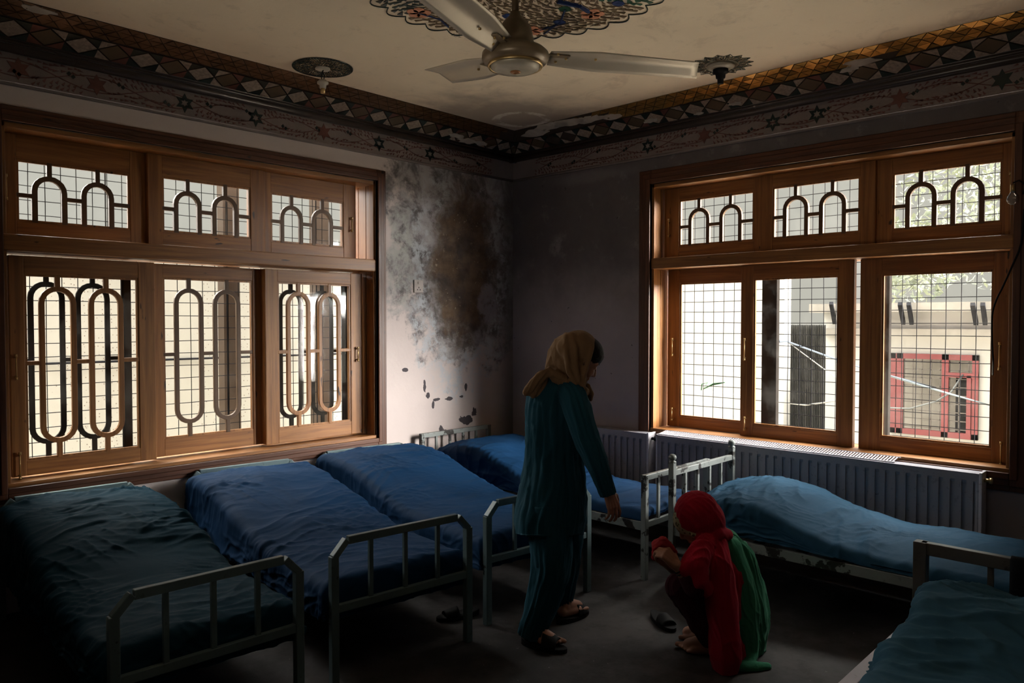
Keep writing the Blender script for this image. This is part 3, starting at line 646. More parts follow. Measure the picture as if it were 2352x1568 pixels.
rope('pale blue line crossing the rightmost lower pane', [rp(2040, 862, 2.0), rp(2184, 905, 2.6), rp(2272, 930, 5.95)], simple('pale_blue_rope', (.08, .105, .12), .8), .009)
rope('pale curved line sagging across the red framed window', [rp(2040, 936, 5.9), rp(2090, 938, 5.7), rp(2150, 922, 5.6), rp(2185, 900, 5.7), rp(2212, 860, 5.96)], ROPE2, .012)
rope('slack white line low behind the middle right sash', [rp(1780, 922, 2), rp(1850, 930, 2), rp(1925, 920, 2)], ROPE2, .007)
rope('green cord tied on the mesh of the left right-window sash', [rp(1611, 896, .325), rp(1612, 882, .325), rp(1625, 878, .33), rp(1616, 893, .325), rp(1640, 880, .33), rp(1664, 878, .325), rp(1636, 884, .33), rp(1622, 890, .335)], ROPE3, .005)
rope('faint grey line running from the green cord', [rp(1622, 890, .34), rp(1660, 902, .9), rp(1700, 908, 1.5)], ROPE2, .003)
# ------------------------------------------------------------------ ceiling rosettes, lamp holders, fan
PALEG = simple('pale_mirror_chip', (.50, .47, .38), .15, .8, var=.3, sc=40)
BLUEC = simple('blue_glass_chip', (.012, .03, .11), .3); PEACH = simple('peach_glass_chip', (.50, .22, .13), .4); GRNC = simple('green_glass_chip', (.02, .09, .055), .3)
TANC = simple('olive_brown_chip', (.15, .105, .06), .4, .1, var=.4, sc=20)
def rosette(label, cx, cy, R, lobes, style, seed):
    rr = random.Random(seed); t = thing('ceiling_rosette', label, 'ceiling rosette', (cx, cy, HC), 0)
    dn = Vector((0, 0, -1))
    def p2(r, th, l=.002): return Vector((r*math.cos(th), r*math.sin(th), -l))
    def edge(th):
        if style == 'saw': return R
        f = abs(math.sin(th*lobes/2)) if style != 'star' else 1-abs(math.sin(th*lobes/2))*.9
        return R*(.93+.07*f) if style != 'star' else R*(.80+.20*max(0, f))
    mb = MB(); NN = lobes*8 if style != 'saw' else 96; path = [p2(edge(2*math.pi*i/NN), 2*math.pi*i/NN, .004) for i in range(NN+1)]
    mb.tube(path, .0035 if R > .4 else .002, 5, cap=False); mb.build('border_line', DGR, t)
    mats = {'tan': [TANC, DGR, GRNC], 'saw': [DGR, TANC, PALEG], 'star': [DGR, OLV, PALEG]}[{'big': 'tan', 'saw': 'saw', 'star': 'star'}[style]]
    mb = MB(); st = .046 if R > .4 else .016; r = st*2.2
    while r < R*.93:
        n_ = max(8, int(2*math.pi*r/(st*.95))); off = rr.random()
        for i in range(n_):
            th = 2*math.pi*(i+off)/n_
            if r > edge(th)-st*.7: continue
            c0 = p2(r, th); tw = th+.9*math.sin(3*th+r*6)+rr.uniform(-.5, .5); l = st*rr.uniform(.85, 1.25); w_ = st*rr.uniform(.20, .34)
            a = Vector((math.cos(tw), math.sin(tw), 0)); b_ = Vector((-a.y, a.x, 0))
            jit = rr.uniform(0, .0015)
            if style == 'big':
                g = math.cos(th-math.radians(-75)); mb.cur = 2 if g > .55 and rr.random() < .85 else (1 if math.cos(th-math.radians(150)) > .6 and r > R*.5 else 0)
            else: mb.cur = rr.choice((0, 0, 0, 1, 2))
            mb.poly([c0-a*l*.5+dn*jit, c0+a*l*.5-b_*w_+dn*jit, c0+a*l*.5+b_*w_+dn*jit], dn, .003)
        r += st*.72
    mb.build('mirror_chips', mats, t)
    if style == 'saw':
        mb = MB()
        for i in range(64):
            th = 2*math.pi*i/64; d = .035; mb.poly([p2(R*.9, th, .003), p2(R*.9, th+.07, .003), p2(R, th+.07+d, .003), p2(R, th+d, .003)], dn, .003)
        mb.build('saw_edge', DGR, t)
        mb = MB()
        for k in range(4):
            th = k*math.pi/2+.4
            for q in range(9):
                a_ = th+rr.uniform(-.35, .35); rr_ = R*rr.uniform(.45, .75); c0 = p2(rr_, a_, .004); mb.poly([c0+Vector((rr.uniform(-.016, .016), rr.uniform(-.016, .016), 0)) for _ in range(3)], dn, .002)
        mb.build('bright_chips', PALEG, t)
    if style == 'star':
        mb = MB(); mb.lathe([(.001, -.002), (R*.55, -.002), (R*.55, -.006), (R*.38, -.006), (R*.38, -.003), (.001, -.003)], n=40); mb.build('gold_ring', OLV, t)
        mb = MB()
        for i in range(lobes):
            th = 2*math.pi*i/lobes; mb.poly([p2(R*.6, th-.07, .003), p2(R*.6, th+.07, .003), p2(R*.80, th+.05, .003), p2(R*.80, th-.05, .003)], dn, .004)
        mb.build('bright_chips', PALEG, t)
    if style == 'big':
        pet, lea, stem = MB(), MB(), MB()
        for (px, py, kind) in ((962, 27, 'f'), (1360, 30, 'f'), (1222, 68, 'f'), (1285, 48, 'b'), (1298, 18, 'g'), (1168, 35, 'b'), (1420, 5, 'b'), (1400, -60, 'f'), (1000, -50, 'f')):
            q = on(px, py, 2, HC); c0 = Vector((q[0]-cx, q[1]-cy, -.005))
            if kind == 'f':
                pet = MB()
                for k in range(5):
                    th = k*2*math.pi/5+.3; c1 = c0+Vector((math.cos(th), math.sin(th), 0))*.035
                    pet.poly([c1+Vector((.032*math.cos(u), .032*math.sin(u), 0)) for u in [i*math.pi/4 for i in range(8)]], dn, .003)
                pet.build('peach_flower', PEACH, t)
            else:
                m_ = lea; m_.cur = 0 if kind == 'b' else 1
                m_.poly([c0+Vector((.042*math.cos(u)*(1 if i % 2 else .8), .03*math.sin(u), 0)) for i, u in enumerate([i*math.pi/4 for i in range(8)])], dn, .003)
        for (a_, b_) in (((1298, 48-30), (1250, 75)), ((1280, 0), (1352, 24)), ((1285, 48), (1240, 66)), ((962, 27), (1030, 60))):
            qa, qb = on(*a_, 2, HC), on(*b_, 2, HC); va = Vector((qa[0]-cx, qa[1]-cy, -.005)); vb = Vector((qb[0]-cx, qb[1]-cy, -.005)); mid = (va+vb)/2+Vector((.02, -.03, 0))
            MB().tube([va, mid, vb], .006 if a_ != (1280, 0) else .013, 6).build('stem', BLUEC, t)
        lea.build('coloured_leaves', [BLUEC, GRNC], t);
    return t
rosette('large scalloped mosaic rosette on the ceiling around the fan rod', -2.49, -2.38, .80, 34, 'big', 11)
rosette('round saw-edged mirror rosette on the ceiling toward the left window', -2.41, -.60, .19, 16, 'saw', 12)
rosette('pointed star rosette with gold ring on the ceiling toward the right window', -.69, -2.48, .20, 16, 'star', 13)
CER = simple('dirty_ceramic', (.45, .42, .36), .4, var=.3, sc=30)
t = thing('lamp_holder', 'pale bulbless lamp holder hanging by wires from the round rosette', 'lamp holder', (-2.41, -.60, HC))
MB().lathe([(.001, -.002), (.045, -.002), (.048, -.012), (.03, -.02), (.001, -.02)]).build('ceiling_cup', CER, t, smooth=True)
MB().tube([(0, .01, -.015), (.012, .0, -.05), (.004, 0, -.095)], .003, 6).tube([(0, -.01, -.015), (-.012, 0, -.06), (-.003, 0, -.095)], .003, 6).build('wire', BLACK, t, smooth=True)
MB().lathe([(.001, -.08), (.02, -.08), (.036, -.095), (.036, -.105), (.022, -.112), (.02, -.135), (.001, -.135)]).build('holder_body', CER, t, smooth=True)
MB().lathe([(.001, -.13), (.015, -.13), (.015, -.165), (.001, -.165)]).build('socket_shell', BRASS, t, smooth=True)
t = thing('lamp_holder', 'dark stepped lamp holder in the centre of the star rosette', 'lamp holder', (-.69, -2.48, HC))
MB().lathe([(.001, -.003), (.085, -.003), (.088, -.014), (.065, -.028), (.04, -.032), (.001, -.032)]).build('ceiling_cup', simple('grimy_cup', (.30, .27, .22), .35), t, smooth=True)
MB().lathe([(.001, -.03), (.048, -.03), (.048, -.052), (.032, -.06), (.029, -.085), (.02, -.09), (.019, -.12), (.001, -.12)]).build('holder_body', BLACK, t, smooth=True)
# fan
FZ = 2.87; fc = Vector((-2.49, -2.38, FZ))
FM = simple('fan_enamel', (.20, .15, .095), .35, .2, var=.4, sc=9); FB = simple('fan_blade_metal', (.42, .37, .29), .42, .35, var=.22, sc=4); FCAP = simple('fan_cap_cream', (.42, .38, .30), .4, .1, var=.35, sc=16)
t = thing('ceiling_fan', 'old three-bladed metal ceiling fan hanging from the large rosette', 'ceiling fan', fc)
MB().tube([(0, 0, .17), (0, 0, HC-FZ)], .017, 12).build('rod', FM, t, smooth=True)
MB().lathe([(.001, .30), (.05, .30), (.055, .33), (.07, .376), (.001, .376)]).build('rod_canopy', FM, t, smooth=True)
MB().lathe([(.001, .215), (.022, .215), (.03, .195), (.055, .17), (.075, .14), (.085, .10), (.09, .06), (.105, .045), (.14, .035), (.158, .018), (.160, -.005), (.150, -.022), (.132, -.032), (.001, -.032)], n=48).build('motor_housing', FM, t, smooth=True)
MB().lathe([(.128, -.03), (.133, -.038), (.128, -.047), (.120, -.044), (.118, -.03)], n=48).build('trim_ring', BRASS, t, smooth=True)
MB().lathe([(.001, -.03), (.118, -.03), (.116, -.048), (.095, -.060), (.05, -.066), (.001, -.066)], n=48).build('bottom_cap', FCAP, t, smooth=True)
MB().lathe([(.001, -.060), (.024, -.064), (.024, -.070), (.012, -.072), (.010, -.068), (.001, -.068)], n=24).build('cap_screw', simple('rusty_screw', (.30, .13, .05), .5, .4), t, smooth=True)
def blade(root, tip, w0, w1, skew, sg=1):
    root, tip = Vector(root), Vector(tip); d = (tip-root).normalized(); sd = d.cross(Vector((0, 0, 1))).normalized(); up = sd.cross(d)
    L = (tip-root).length; mb = MB(); rows = 22; cols = 9; pts = []
    for i in range(rows):
        f = i/(rows-1); w = w0+(w1-w0)*min(1, f*3.2); tw = math.radians(24-10*f)
        for j in range(cols):
            g = j/(cols-1)*2-1; bend = .012*(1-abs(g))+(-.010 if g > 0 else 0)*g
            s = g*w/2; q = root+d*(L*f-skew*g*.5*w*max(0, f-.6)/.4)+sd*(s*math.cos(tw))+up*(-sg*s*math.sin(tw)+bend)
            pts.append(q)
    k = mb.P(pts+[p+up*.0025 for p in pts]); n2 = rows*cols
    for i in range(rows-1):
        for j in range(cols-1): a = k+i*cols+j; mb.F((a, a+1, a+cols+1, a+cols)); mb.F((a+n2, a+n2+cols, a+n2+cols+1, a+n2+1))
    for i in range(rows-1):
        a = k+i*cols; mb.F((a, a+cols, a+cols+n2, a+n2)); a += cols-1; mb.F((a, a+n2, a+cols+n2, a+cols))
    for j in range(cols-1): a = k+j; mb.F((a, a+n2, a+n2+1, a+1)); a = k+(rows-1)*cols+j; mb.F((a, a+1, a+1+n2, a+n2))
    o = mb.build('blade', FB, t); 
    for p_ in o.data.polygons: p_.use_smooth = True
    ar = MB(); st = root-d*.10; ar.bar(st+up*.008, root+d*.10+up*.008, .045, .006)
    ar.build('blade_arm', FM, o, bevel=.002)
    for (f, g) in ((.05, .25), (.05, -.25), (.11, 0), (.30, .1)): sc = MB(); q = root+d*(L*f)+sd*(g*w0)-up*.001+up*(-sg*math.tan(math.radians(22))*g*w0*.9); sc.lathe([(.001, -.006), (.006, -.004), (.007, .004), (.001, .004)], o=q, n=8); sc.build('rivet', BRASS, o)
def loc(p): return Vector(p)-fc
Rt = loc(on(1603, 160, 2, FZ)); Nd = loc(on(1028, 0, 2, FZ)); Lt = loc(on(1008, 174, 2, FZ+.09)); Nd = Nd.normalized()*.88
for tip in (Rt, Nd, Lt):
    u = Vector((tip.x, tip.y, 0)).normalized(); blade(u*.165+Vector((0, 0, .012)), tip, .105, .155, .35, -1 if tip is Rt else 1)
# ------------------------------------------------------------------ socket, cable, bulb
SOC = simple('grimy_switch_plate', (.42, .38, .36), .5, var=.25, sc=25)
t = thing('wall_socket', 'small grimy three-pin socket on the stained left wall', 'socket', (-1.137, 0, 1.904))
MB().box((-.048, -.012, -.053), (.048, 0, .053)).build('plate', SOC, t, bevel=.004)
mb = MB()
for dx, dz, w, h in ((0, -.010, .006, .012), (-.014, -.028, .006, .009), (.014, -.028, .006, .009), ): mb.box((dx-w/2, -.0135, dz-h/2), (dx+w/2, -.0115, dz+h/2))
mb.build('pin_holes', BLACK, t); MB().box((-.012, -.018, .018), (.012, -.011, .04)).build('switch', SOC, t, bevel=.002)
t = thing('bulb_pendant', 'small clear bulb hanging at the right edge of the right window', 'light bulb', tuple(on(2326, 440, 0, -.05)))
b = t.location
MB().tube([(0, 0, .05), (.0, -.03, .06), (0, -.06, .03), (0, -.05, -.02)], .004, 6).build('wire', BLACK, t, smooth=True)
MB().lathe([(.001, .04), (.011, .04), (.012, .0), (.001, 0)], n=14).build('lamp_cap', BRASS, t, smooth=True)
gb = N('bulb_glass'); x_ = gb.bsdf((.9, .9, .9), .03, 0, .5); x_.inputs['Transmission Weight'].default_value = .9
MB().lathe([(.001, .0), (.011, 0), (.016, -.012), (.027, -.03), (.03, -.045), (.024, -.063), (.012, -.072), (.001, -.074)], n=20).build('bulb', gb.m, t, smooth=True)
cab = [on(*p, 0, -.045) for p in ((2352, 480), (2345, 560), (2325, 610), (2305, 655), (2288, 690), (2279, 725), (2279, 790), (2281, 830))]
cab += [on(2280, 860, 0, .10)]
def smoothpath(P, k=4):
    P = [Vector(p) for p in P]; out = []
    for i in range(len(P)-1):
        p0, p1, p2, p3 = P[max(i-1, 0)], P[i], P[i+1], P[min(i+2, len(P)-1)]
        for j in range(k):
            u = j/k; out.append(.5*((2*p1)+(p2-p0)*u+(2*p0-5*p1+4*p2-p3)*u*u+(3*p1-p0-3*p2+p3)*u**3))
    return out+[P[-1]]
tag(MB().tube(smoothpath(cab), .005, 8).build('electric_cable', BLACK, smooth=True), 'black electric cable hanging loose over the right sash of the right window', 'cable')
# ------------------------------------------------------------------ radiators
def radiator(label, s0, s1, z0, z1, grille=False, valve=None):
    t = thing('radiator', label, 'radiator', TR((s0+s1)/2, -.08, 0), 0, 'panel radiators below the right window')
    mb = MB(); n_ = int((s1-s0)/.0012); prof = []
    pitch = .060
    for i in range(n_+1):
        s = s0+(s1-s0)*i/n_; u = ((s-s0-.03) % pitch)/pitch; e = min(1, max(0, min(s-s0, s1-s)/.02-1))
        prof.append((s, e*(1 if .22 < u < .62 else 0)*.010))
    # keep only the corners of the pressed channels
    key = [prof[0]]+[prof[i] for i in range(1, n_) if prof[i][1] != prof[i-1][1] or prof[i][1] != prof[i+1][1]]+[prof[-1]]
    zs = (z0, z0+.045, z0+.065, z1-.065, z1-.045, z1); g = (0, 0, 1, 1, 0, 0); xf = .135
    k = mb.P([TR(s, -(xf-d*gg*1.0), z) for s, d in key for z, gg in zip(zs, g)]+[TR(s, -.035, z) for s, d in key for z in zs])
    m = len(key); q = m*6
    for i in range(m-1):
        for j in range(5): a = k+i*6+j; mb.F((a, a+6, a+7, a+1)); mb.F((a+q, a+q+1, a+q+7, a+q+6))
        a = k+i*6; mb.F((a, a+q, a+q+6, a+6)); a += 5; mb.F((a, a+6, a+q+6, a+q))
    for a in (k, k+(m-1)*6):
        for j in range(5): mb.F((a+j, a+j+1, a+j+1+q, a+j+q))
    at_zero(mb.build('panel', RADM), t)
    for q0 in (s0-.004, s1-.012): at_zero(MB(TR).box((q0, -.140, z0), (q0+.016, -.03, z1+.008)).build('side_cover', PALEP, bevel=.003), t)
    mb = MB(TR)
    if grille:
        ga, gb_ = s0+.02, s0+1.72; dz = .012
        mb.box((ga, -.142, z1+dz-.006), (gb_, -.134, z1+dz)); mb.box((ga, -.03, z1+dz+.010), (gb_, -.022, z1+dz+.016))
        s = ga
        while s < gb_: mb.bar((s, -.138, z1+dz-.003), (s, -.026, z1+dz+.013), .007, .004); s += .0185
        at_zero(mb.build('top_grille', PALEP), t)
    mb = MB(TR); mb.tube([(s1+.004, -.09, z1-.04), (s1+.035, -.09, z1-.04)], .011, 10).tube([(s1+.03, -.09, z1-.04), (s1+.045, -.09, z1-.04)], .017, 10)
    at_zero(mb.build('valve', BRASS if grille else IRON, smooth=True), t)
    mb = MB(TR)
    for s in (s0+.15, s1-.15): at_zero(MB(TR).box((s-.02, -.06, .0), (s+.02, -.035, z0+.05)).build('leg', RADM), t)
radiator('long ribbed radiator with slatted top under the right window', 1.66, 3.845, .17, .738, True)
radiator('shorter ribbed radiator in the corner behind the standing person', .62, 1.585, .17, .738)
# ------------------------------------------------------------------ beds
def bed(label, foot, head, W, group, style='chamfer', m=BLUEP, ht=(.66, .66), rail=.345, tubew=.036, bars=3, finial=False, railm=None):
    """foot / head: floor centres of the two ends"""
    fo, he = Vector((*foot, 0)), Vector((*head, 0)); c = (fo+he)/2; ax = (he-fo); L = ax.length; rz = math.atan2(ax.y, ax.x)-math.pi/2
    t = thing('hospital_bed', label, 'bed', c, rz, group); hw = W/2-tubew/2; w = tubew
    for nm, y, top in (('footboard', -L/2, ht[0]), ('headboard', L/2, ht[1])):
        sh = top-.078 if style == 'chamfer' else top
        mb = MB(); i_ = .068 if style == 'chamfer' else 0; zt = top-w/2
        mb.bar((-hw+i_, y, zt), (hw-i_, y, zt), w*.75, w)
        if style == 'chamfer':
            for s in (-1, 1): mb.bar((s*(hw-i_+.006), y, zt+.003), (s*(hw+.002), y, sh-.006), w*.78, w, up=(0, 1, 0))
        mb.bar((-hw, y, rail), (hw, y, rail), w*.7, w)
        o = mb.build(nm, m, t, bevel=.003)
        for k in range(bars):
            x = -hw+2*hw*(k+1)/(bars+1); 
            MB().bar((x, y, rail+.01), (x, y, zt-.01), .020, .016, up=(0, 1, 0)).build('bar', m, o)
        for s in (-1, 1):
            lo = MB().bar((s*hw, y, 0), (s*hw, y, sh+(.05 if finial and nm == 'headboard' else 0)), w, w, up=(0, 1, 0)).build('leg', m, t, bevel=.003)
            if finial and nm == 'headboard':
                MB().lathe([(.001, 0), (.022, 0), (.024, .008), (.014, .014), (.022, .022), (.026, .034), (.022, .046), (.012, .052), (.001, .055)], o=(s*hw, y, sh+.045), n=16).build('finial', m, lo, smooth=True)
    for s in (-1, 1):
        MB().bar((s*(hw-.005), -L/2, rail-.01), (s*(hw-.005), L/2, rail-.01), .03 if railm is None else .05, .055).build('side_rail', railm or m, t, bevel=.003)
    mb = MB()
    for k in range(7): y = -L/2+L*(k+1)/8; mb.bar((-hw+.02, y, rail-.01), (hw-.02, y, rail-.01), .05, .012)
    mb.build('slats', IRON, t)
    return t
def mattress(label, m, foot, head, W, prof, seed, amp=1., zb=.378, crown=.02, tilt=0., ruck=1., nu=210, nv=300, cx=0., group=None, ext=None, shell=False):
    fo, he = Vector((*foot, 0)), Vector((*head, 0)); c = (fo+he)/2; ax = (he-fo); L = ax.length-.06; rz = math.atan2(ax.y, ax.x)-math.pi/2
    r = .05; Hs = .17; hw = W/2; per = hw-r+r*math.pi/2+Hs; perl = L/2-r+r*math.pi/2+Hs
    a = np.linspace(-1, 1, nu); b = np.linspace(-1, 1, nv); Bq, Ap = np.meshgrid(b, a, indexing='ij')
    def m1(t, half, per):
        p = np.abs(t)*per; s = np.sign(t); f1 = half-r; th = np.clip((p-f1)/r, 0, math.pi/2)
        x = np.where(p < f1, p, f1+r*np.sin(th)); d = r*(1-np.cos(th)); f = np.clip((p-f1-r*math.pi/2)/Hs, 0, 1); return s*x, d, f
    X, dx, fx_ = m1(Ap, hw, per); Y, dy, fy_ = m1(Bq, L/2, perl)
    v = L/2-Y; pv = np.array(prof); zt = np.interp(v, pv[:, 0], pv[:, 1])
    for _ in range(1):                                      # soften the profile
        row = np.interp(L/2-Y[:, 0], pv[:, 0], pv[:, 1]); ker = np.hanning(31); ker /= ker.sum(); row = np.convolve(np.pad(row, 15, 'edge'), ker, 'valid'); zt = np.repeat(row[:, None], nu, 1)
    zt = zt+crown*(1-(X/hw)**2)+tilt*X
    if ext is not None: zt = zt+ext(X, v)
    z = zt-dx; z = z-fx_*(z-zb); z = z-dy*np.clip((z-zb)/.1, 0, 1); z = z-fy_*(z-zb)
    # the sheet hem hangs unevenly
    P_ = Ap*per; Q_ = Bq*perl; sd = seed
    wx = P_+.06*pnoise(P_*3, Q_*3, sd)+.02*pnoise(P_*9, Q_*9, sd+1); wy = Q_+.06*pnoise(P_*3, Q_*3, sd+2)
    def ridge(th, f, st, s2): 
        u = wx*math.cos(th)+wy*math.sin(th); w = -wx*math.sin(th)+wy*math.cos(th); nn = 1-np.abs(pnoise(u*f, w*f*st, s2))*2.2; return np.clip(nn, 0, 1)**2
    m1_ = np.clip(.5+1.2*pnoise(P_*2.2, Q_*2.2, sd+5), 0, 1); m2_ = np.clip(.5+1.3*pnoise(P_*1.8, Q_*1.8, sd+6), 0, 1); m3_ = np.clip(.45+1.3*pnoise(P_*2.5, Q_*2.5, sd+8), 0, 1)
    slope = np.abs(np.gradient(row))[:, None]; slope = np.clip(slope/(slope.max()+1e-6), 0, 1)
    bend = np.abs(np.gradient(np.gradient(row)))[:, None]; bend = np.convolve(np.pad(bend[:, 0], 20, 'edge'), np.hanning(41)/20, 'valid')[:, None]; bend = np.clip(bend/(bend.max()+1e-9), 0, 1)
    side = np.clip(fx_*1.5+fy_*1.5, 0, 1)
    h = .0045*ridge(1.30, 24, .10, sd+13)*m3_*(.3+bend)+.0035*ridge(1.75, 30, .10, sd+14)*m2_*(.25+bend)+.010*m1_*ridge(1.15, 7, .22, sd+3)*(.5+bend)+.009*m2_*ridge(1.9, 8, .2, sd+4)*(.5+bend)+.005*m3_*ridge(.5, 12, .25, sd+7)+.006*ridge(1.5, 16, .15, sd+9)*m1_*(.4+bend)+.007*pnoise(P_*4, Q_*4, sd+10)
    h = h+side*(.010*ridge(0.05, 9, .12, sd+11)+.006*ridge(.3, 14, .2, sd+12))*np.where(fy_ > 0, 1, 1)
    h *= amp*1.15
    dXa, dXb = np.gradient(X, axis=1), np.gradient(X, axis=0); dYa, dYb = np.gradient(Y, axis=1), np.gradient(Y, axis=0); dZa, dZb = np.gradient(z, axis=1), np.gradient(z, axis=0)
    nx = dYa*dZb-dZa*dYb; ny = dZa*dXb-dXa*dZb; nz = dXa*dYb-dYa*dXb; nl = np.sqrt(nx*nx+ny*ny+nz*nz)+1e-9; sg = np.where(nz.mean() < 0, -1, 1)
    X2 = X+sg*nx/nl*h; Y2 = Y+sg*ny/nl*h; Z2 = z+sg*nz/nl*h
    V = np.stack([X2, Y2, Z2], -1).reshape(-1, 3); ii = np.arange(nv-1)[:, None]*nu+np.arange(nu-1)[None, :]; ii = ii.ravel()
    Fc = np.stack([ii, ii+1, ii+nu+1, ii+nu], -1)
    me = bpy.data.meshes.new('mattress'); fl = [tuple(q) for q in Fc.tolist()]
    rim = [i for i in range(nu)]+[nu*(j+1)-1 for j in range(1, nv)]+[nu*(nv-1)+i for i in range(nu-2, -1, -1)]+[nu*j for j in range(nv-2, 0, -1)]
    me.from_pydata(V.tolist(), [], fl if shell else fl+[tuple(rim)]); me.materials.append(m)
    bm = bmesh.new(); bm.from_mesh(me); bmesh.ops.recalc_face_normals(bm, faces=bm.faces); bm.to_mesh(me); bm.free()
    me.polygons.foreach_set('use_smooth', [True]*len(me.polygons))
    o = bpy.data.objects.new('mattress', me); C.objects.link(o); o.location = c; o.rotation_euler = (0, 0, rz)
    return tag(o, label, 'mattress', group)
GB = 'blue painted steel beds in a row against the left wall'; GM = 'sheet covered mattresses on the row of steel beds'
b1f, b1h = (-3.84, -2.06), (-3.745, -.09); b2f, b2h = (-2.91, -2.06), (-2.70, -.09); b3f, b3h = (-1.945, -2.06), (-1.74, -.09)
bed('steel bed nearest the camera on the left with dull green-blue bedding', b1f, b1h, .745, GB)
bed('steel bed under the gap between the left window sashes, second from the left', b2f, b2h, .775, GB)
bed('steel bed beside the standing person, third of the row', b3f, b3h, .80, GB)
mattress('dull teal wrinkled sheet over a raised mattress at lower left', TEAL, b1f, b1h, .765, [(0, .585), (.12, .63), (.45, .635), (.75, .57), (1.0, .49), (1.25, .44), (1.55, .435), (1.94, .43)], 3, 1.5, zb=.29, shell=True, group=GM)
mattress('navy sheeted mattress with raised head in the middle of the left row', NAVY, b2f, b2h, .795, [(0, .60), (.1, .635), (.40, .625), (.70, .565), (.98, .50), (1.3, .455), (1.6, .44), (1.94, .45)], 21, 1.15, zb=.29, shell=True, group=GM)
mattress('navy sheeted mattress with smooth raised head beside the wall socket', NAVY, b3f, b3h, .82, [(0, .62), (.12, .655), (.40, .64), (.65, .59), (.9, .51), (1.15, .47), (1.5, .455), (1.94, .45)], 37, .9, zb=.29, shell=True, group=GM)
b4f, b4h = (-.775, -2.235), (-.775, -.07); b5f, b5h = (-.70, -4.42), (-.70, -2.385)
bed('chipped pale steel bed in the room corner behind the standing person', b4f, b4h, .80, 'pale beds along the right wall', 'square', WHITEP, (.66, .695), .345, .036, 4)
bed('chipped pale steel bed with ball finials beside the long radiator', b5f, b5h, .80, 'pale beds along the right wall', 'square', WHITEP, (.64, .70), .335, .036, 4, finial=True)
mattress('dark blue sheet over a plump pillow in the room corner', NAVY, b4f, b4h, .76, [(0, .50), (.12, .58), (.35, .635), (.65, .63), (.95, .52), (1.2, .43), (1.6, .42), (2.1, .415)], 51, 1.2, crown=.03)
mattress('faded blue sheet over a bulging pillow beside the crouching person', STEEL, b5f, b5h, .77, [(0, .47), (.10, .53), (.3, .575), (.55, .56), (.85, .46), (1.1, .425), (1.5, .425), (1.97, .425)], 67, 1.35, zb=.375, crown=.025, tilt=.05)
b6h, b6f = (-1.70, -4.33), (-3.75, -4.33)
bed('bare steel bed in the right foreground with cloth over its headboard', b6f, b6h, .80, 'foreground bed', 'square', BARE, (.60, .705), .385, .05, 2, railm=PALEP)
mattress('slate blue rumpled sheet over a pillow in the lower right foreground', STEEL2, b6f, (-1.75, -4.37), .67, [(0, .50), (.06, .575), (.25, .585), (.42, .53), (.60, .46), (.9, .45), (1.94, .45)], 83, 1.9, zb=.40, crown=.03)
p = on(2320, 1280, 0, -1.70)
mb = MB(); G = 24; pts = []
for i in range(G):
    y = p[1]-.005-.30*i/(G-1)
    for (dx, z) in ((.035, .42), (.036, .52), (.034, .62), (.028, .70), (.0, .712), (-.030, .70), (-.034, .60), (-.036, .50), (-.04, .40+.02*math.sin(i)), ):
        w_ = .006*math.sin(i*1.3+z*9); pts.append((-1.70+dx*1.0+w_*(1 if dx > 0 else -1)*.5, y, z+.002))
k = mb.P(pts); c9 = 9
for i in range(G-1):
    for j in range(c9-1): a = k+i*c9+j; mb.F((a, a+1, a+c9+1, a+c9))
o = mb.build('hanging_cloth', DARKC, smooth=True); sm = o.modifiers.new('thick', 'SOLIDIFY'); sm.thickness = .004; tag(o, 'dark cloth draped over the foreground headboard', 'cloth')
# shoes on the floor
def slipper(label, loc, rz, m=BLACK, parent=None):
    if parent is None: t = thing('slipper', label, 'slipper', loc, rz, None)
    else: t = parent
    mb = MB(); n_ = 26; out = []
    for i in range(n_):
        th = 2*math.pi*i/n_; x = .045*math.sin(th)*(1+.12*math.cos(th)); y = .125*math.cos(th); out.append((x, y))
    k = mb.P([(x, y, 0) for x, y in out]+[(x, y, .022+.012*max(0, -y/.125)) for x, y in out]); 
    mb.F([k+i for i in range(n_)][::-1]); mb.F([k+n_+i for i in range(n_)])
    for i in range(n_): j = (i+1) % n_; mb.F((k+i, k+j, k+n_+j, k+n_+i))
    so_ = mb.build('sole', m, t, bevel=.003)
    mb = MB(); pts = []; A_ = 14; B_ = 8
    for j in range(B_):
        y = .005+.075*j/(B_-1)
        for i in range(A_):
            th = math.pi*i/(A_-1); w_ = (.046 if parent is None else .052)-.004*abs(j-3)/3; hh = (.045 if parent is None else .078)-(.018 if parent is None else .036)*j/(B_-1); pts.append((w_*math.cos(th), y, .02+hh*math.sin(th)))
    k = mb.P(pts)
    for j in range(B_-1):
        for i in range(A_-1): a = k+j*A_+i; mb.F((a, a+1, a+A_+1, a+A_))
    o = mb.build('strap', m, t, smooth=True); so = o.modifiers.new('t', 'SOLIDIFY'); so.thickness = .004
    if parent is not None:
        so_.name = 'sandal'; o.name = 'sandal_strap'; so_.location = loc; so_.rotation_euler = (0, 0, rz); so_.parent = None; at_zero(so_, parent); o.parent = so_
    return t
slipper('black slipper lying under the second bed of the left row', tuple(on(1052, 1418, 2, 0)), 1.2)
slipper('empty dark slipper in front of the crouching person', tuple(on(1522, 1432, 2, 0)), 2.6)
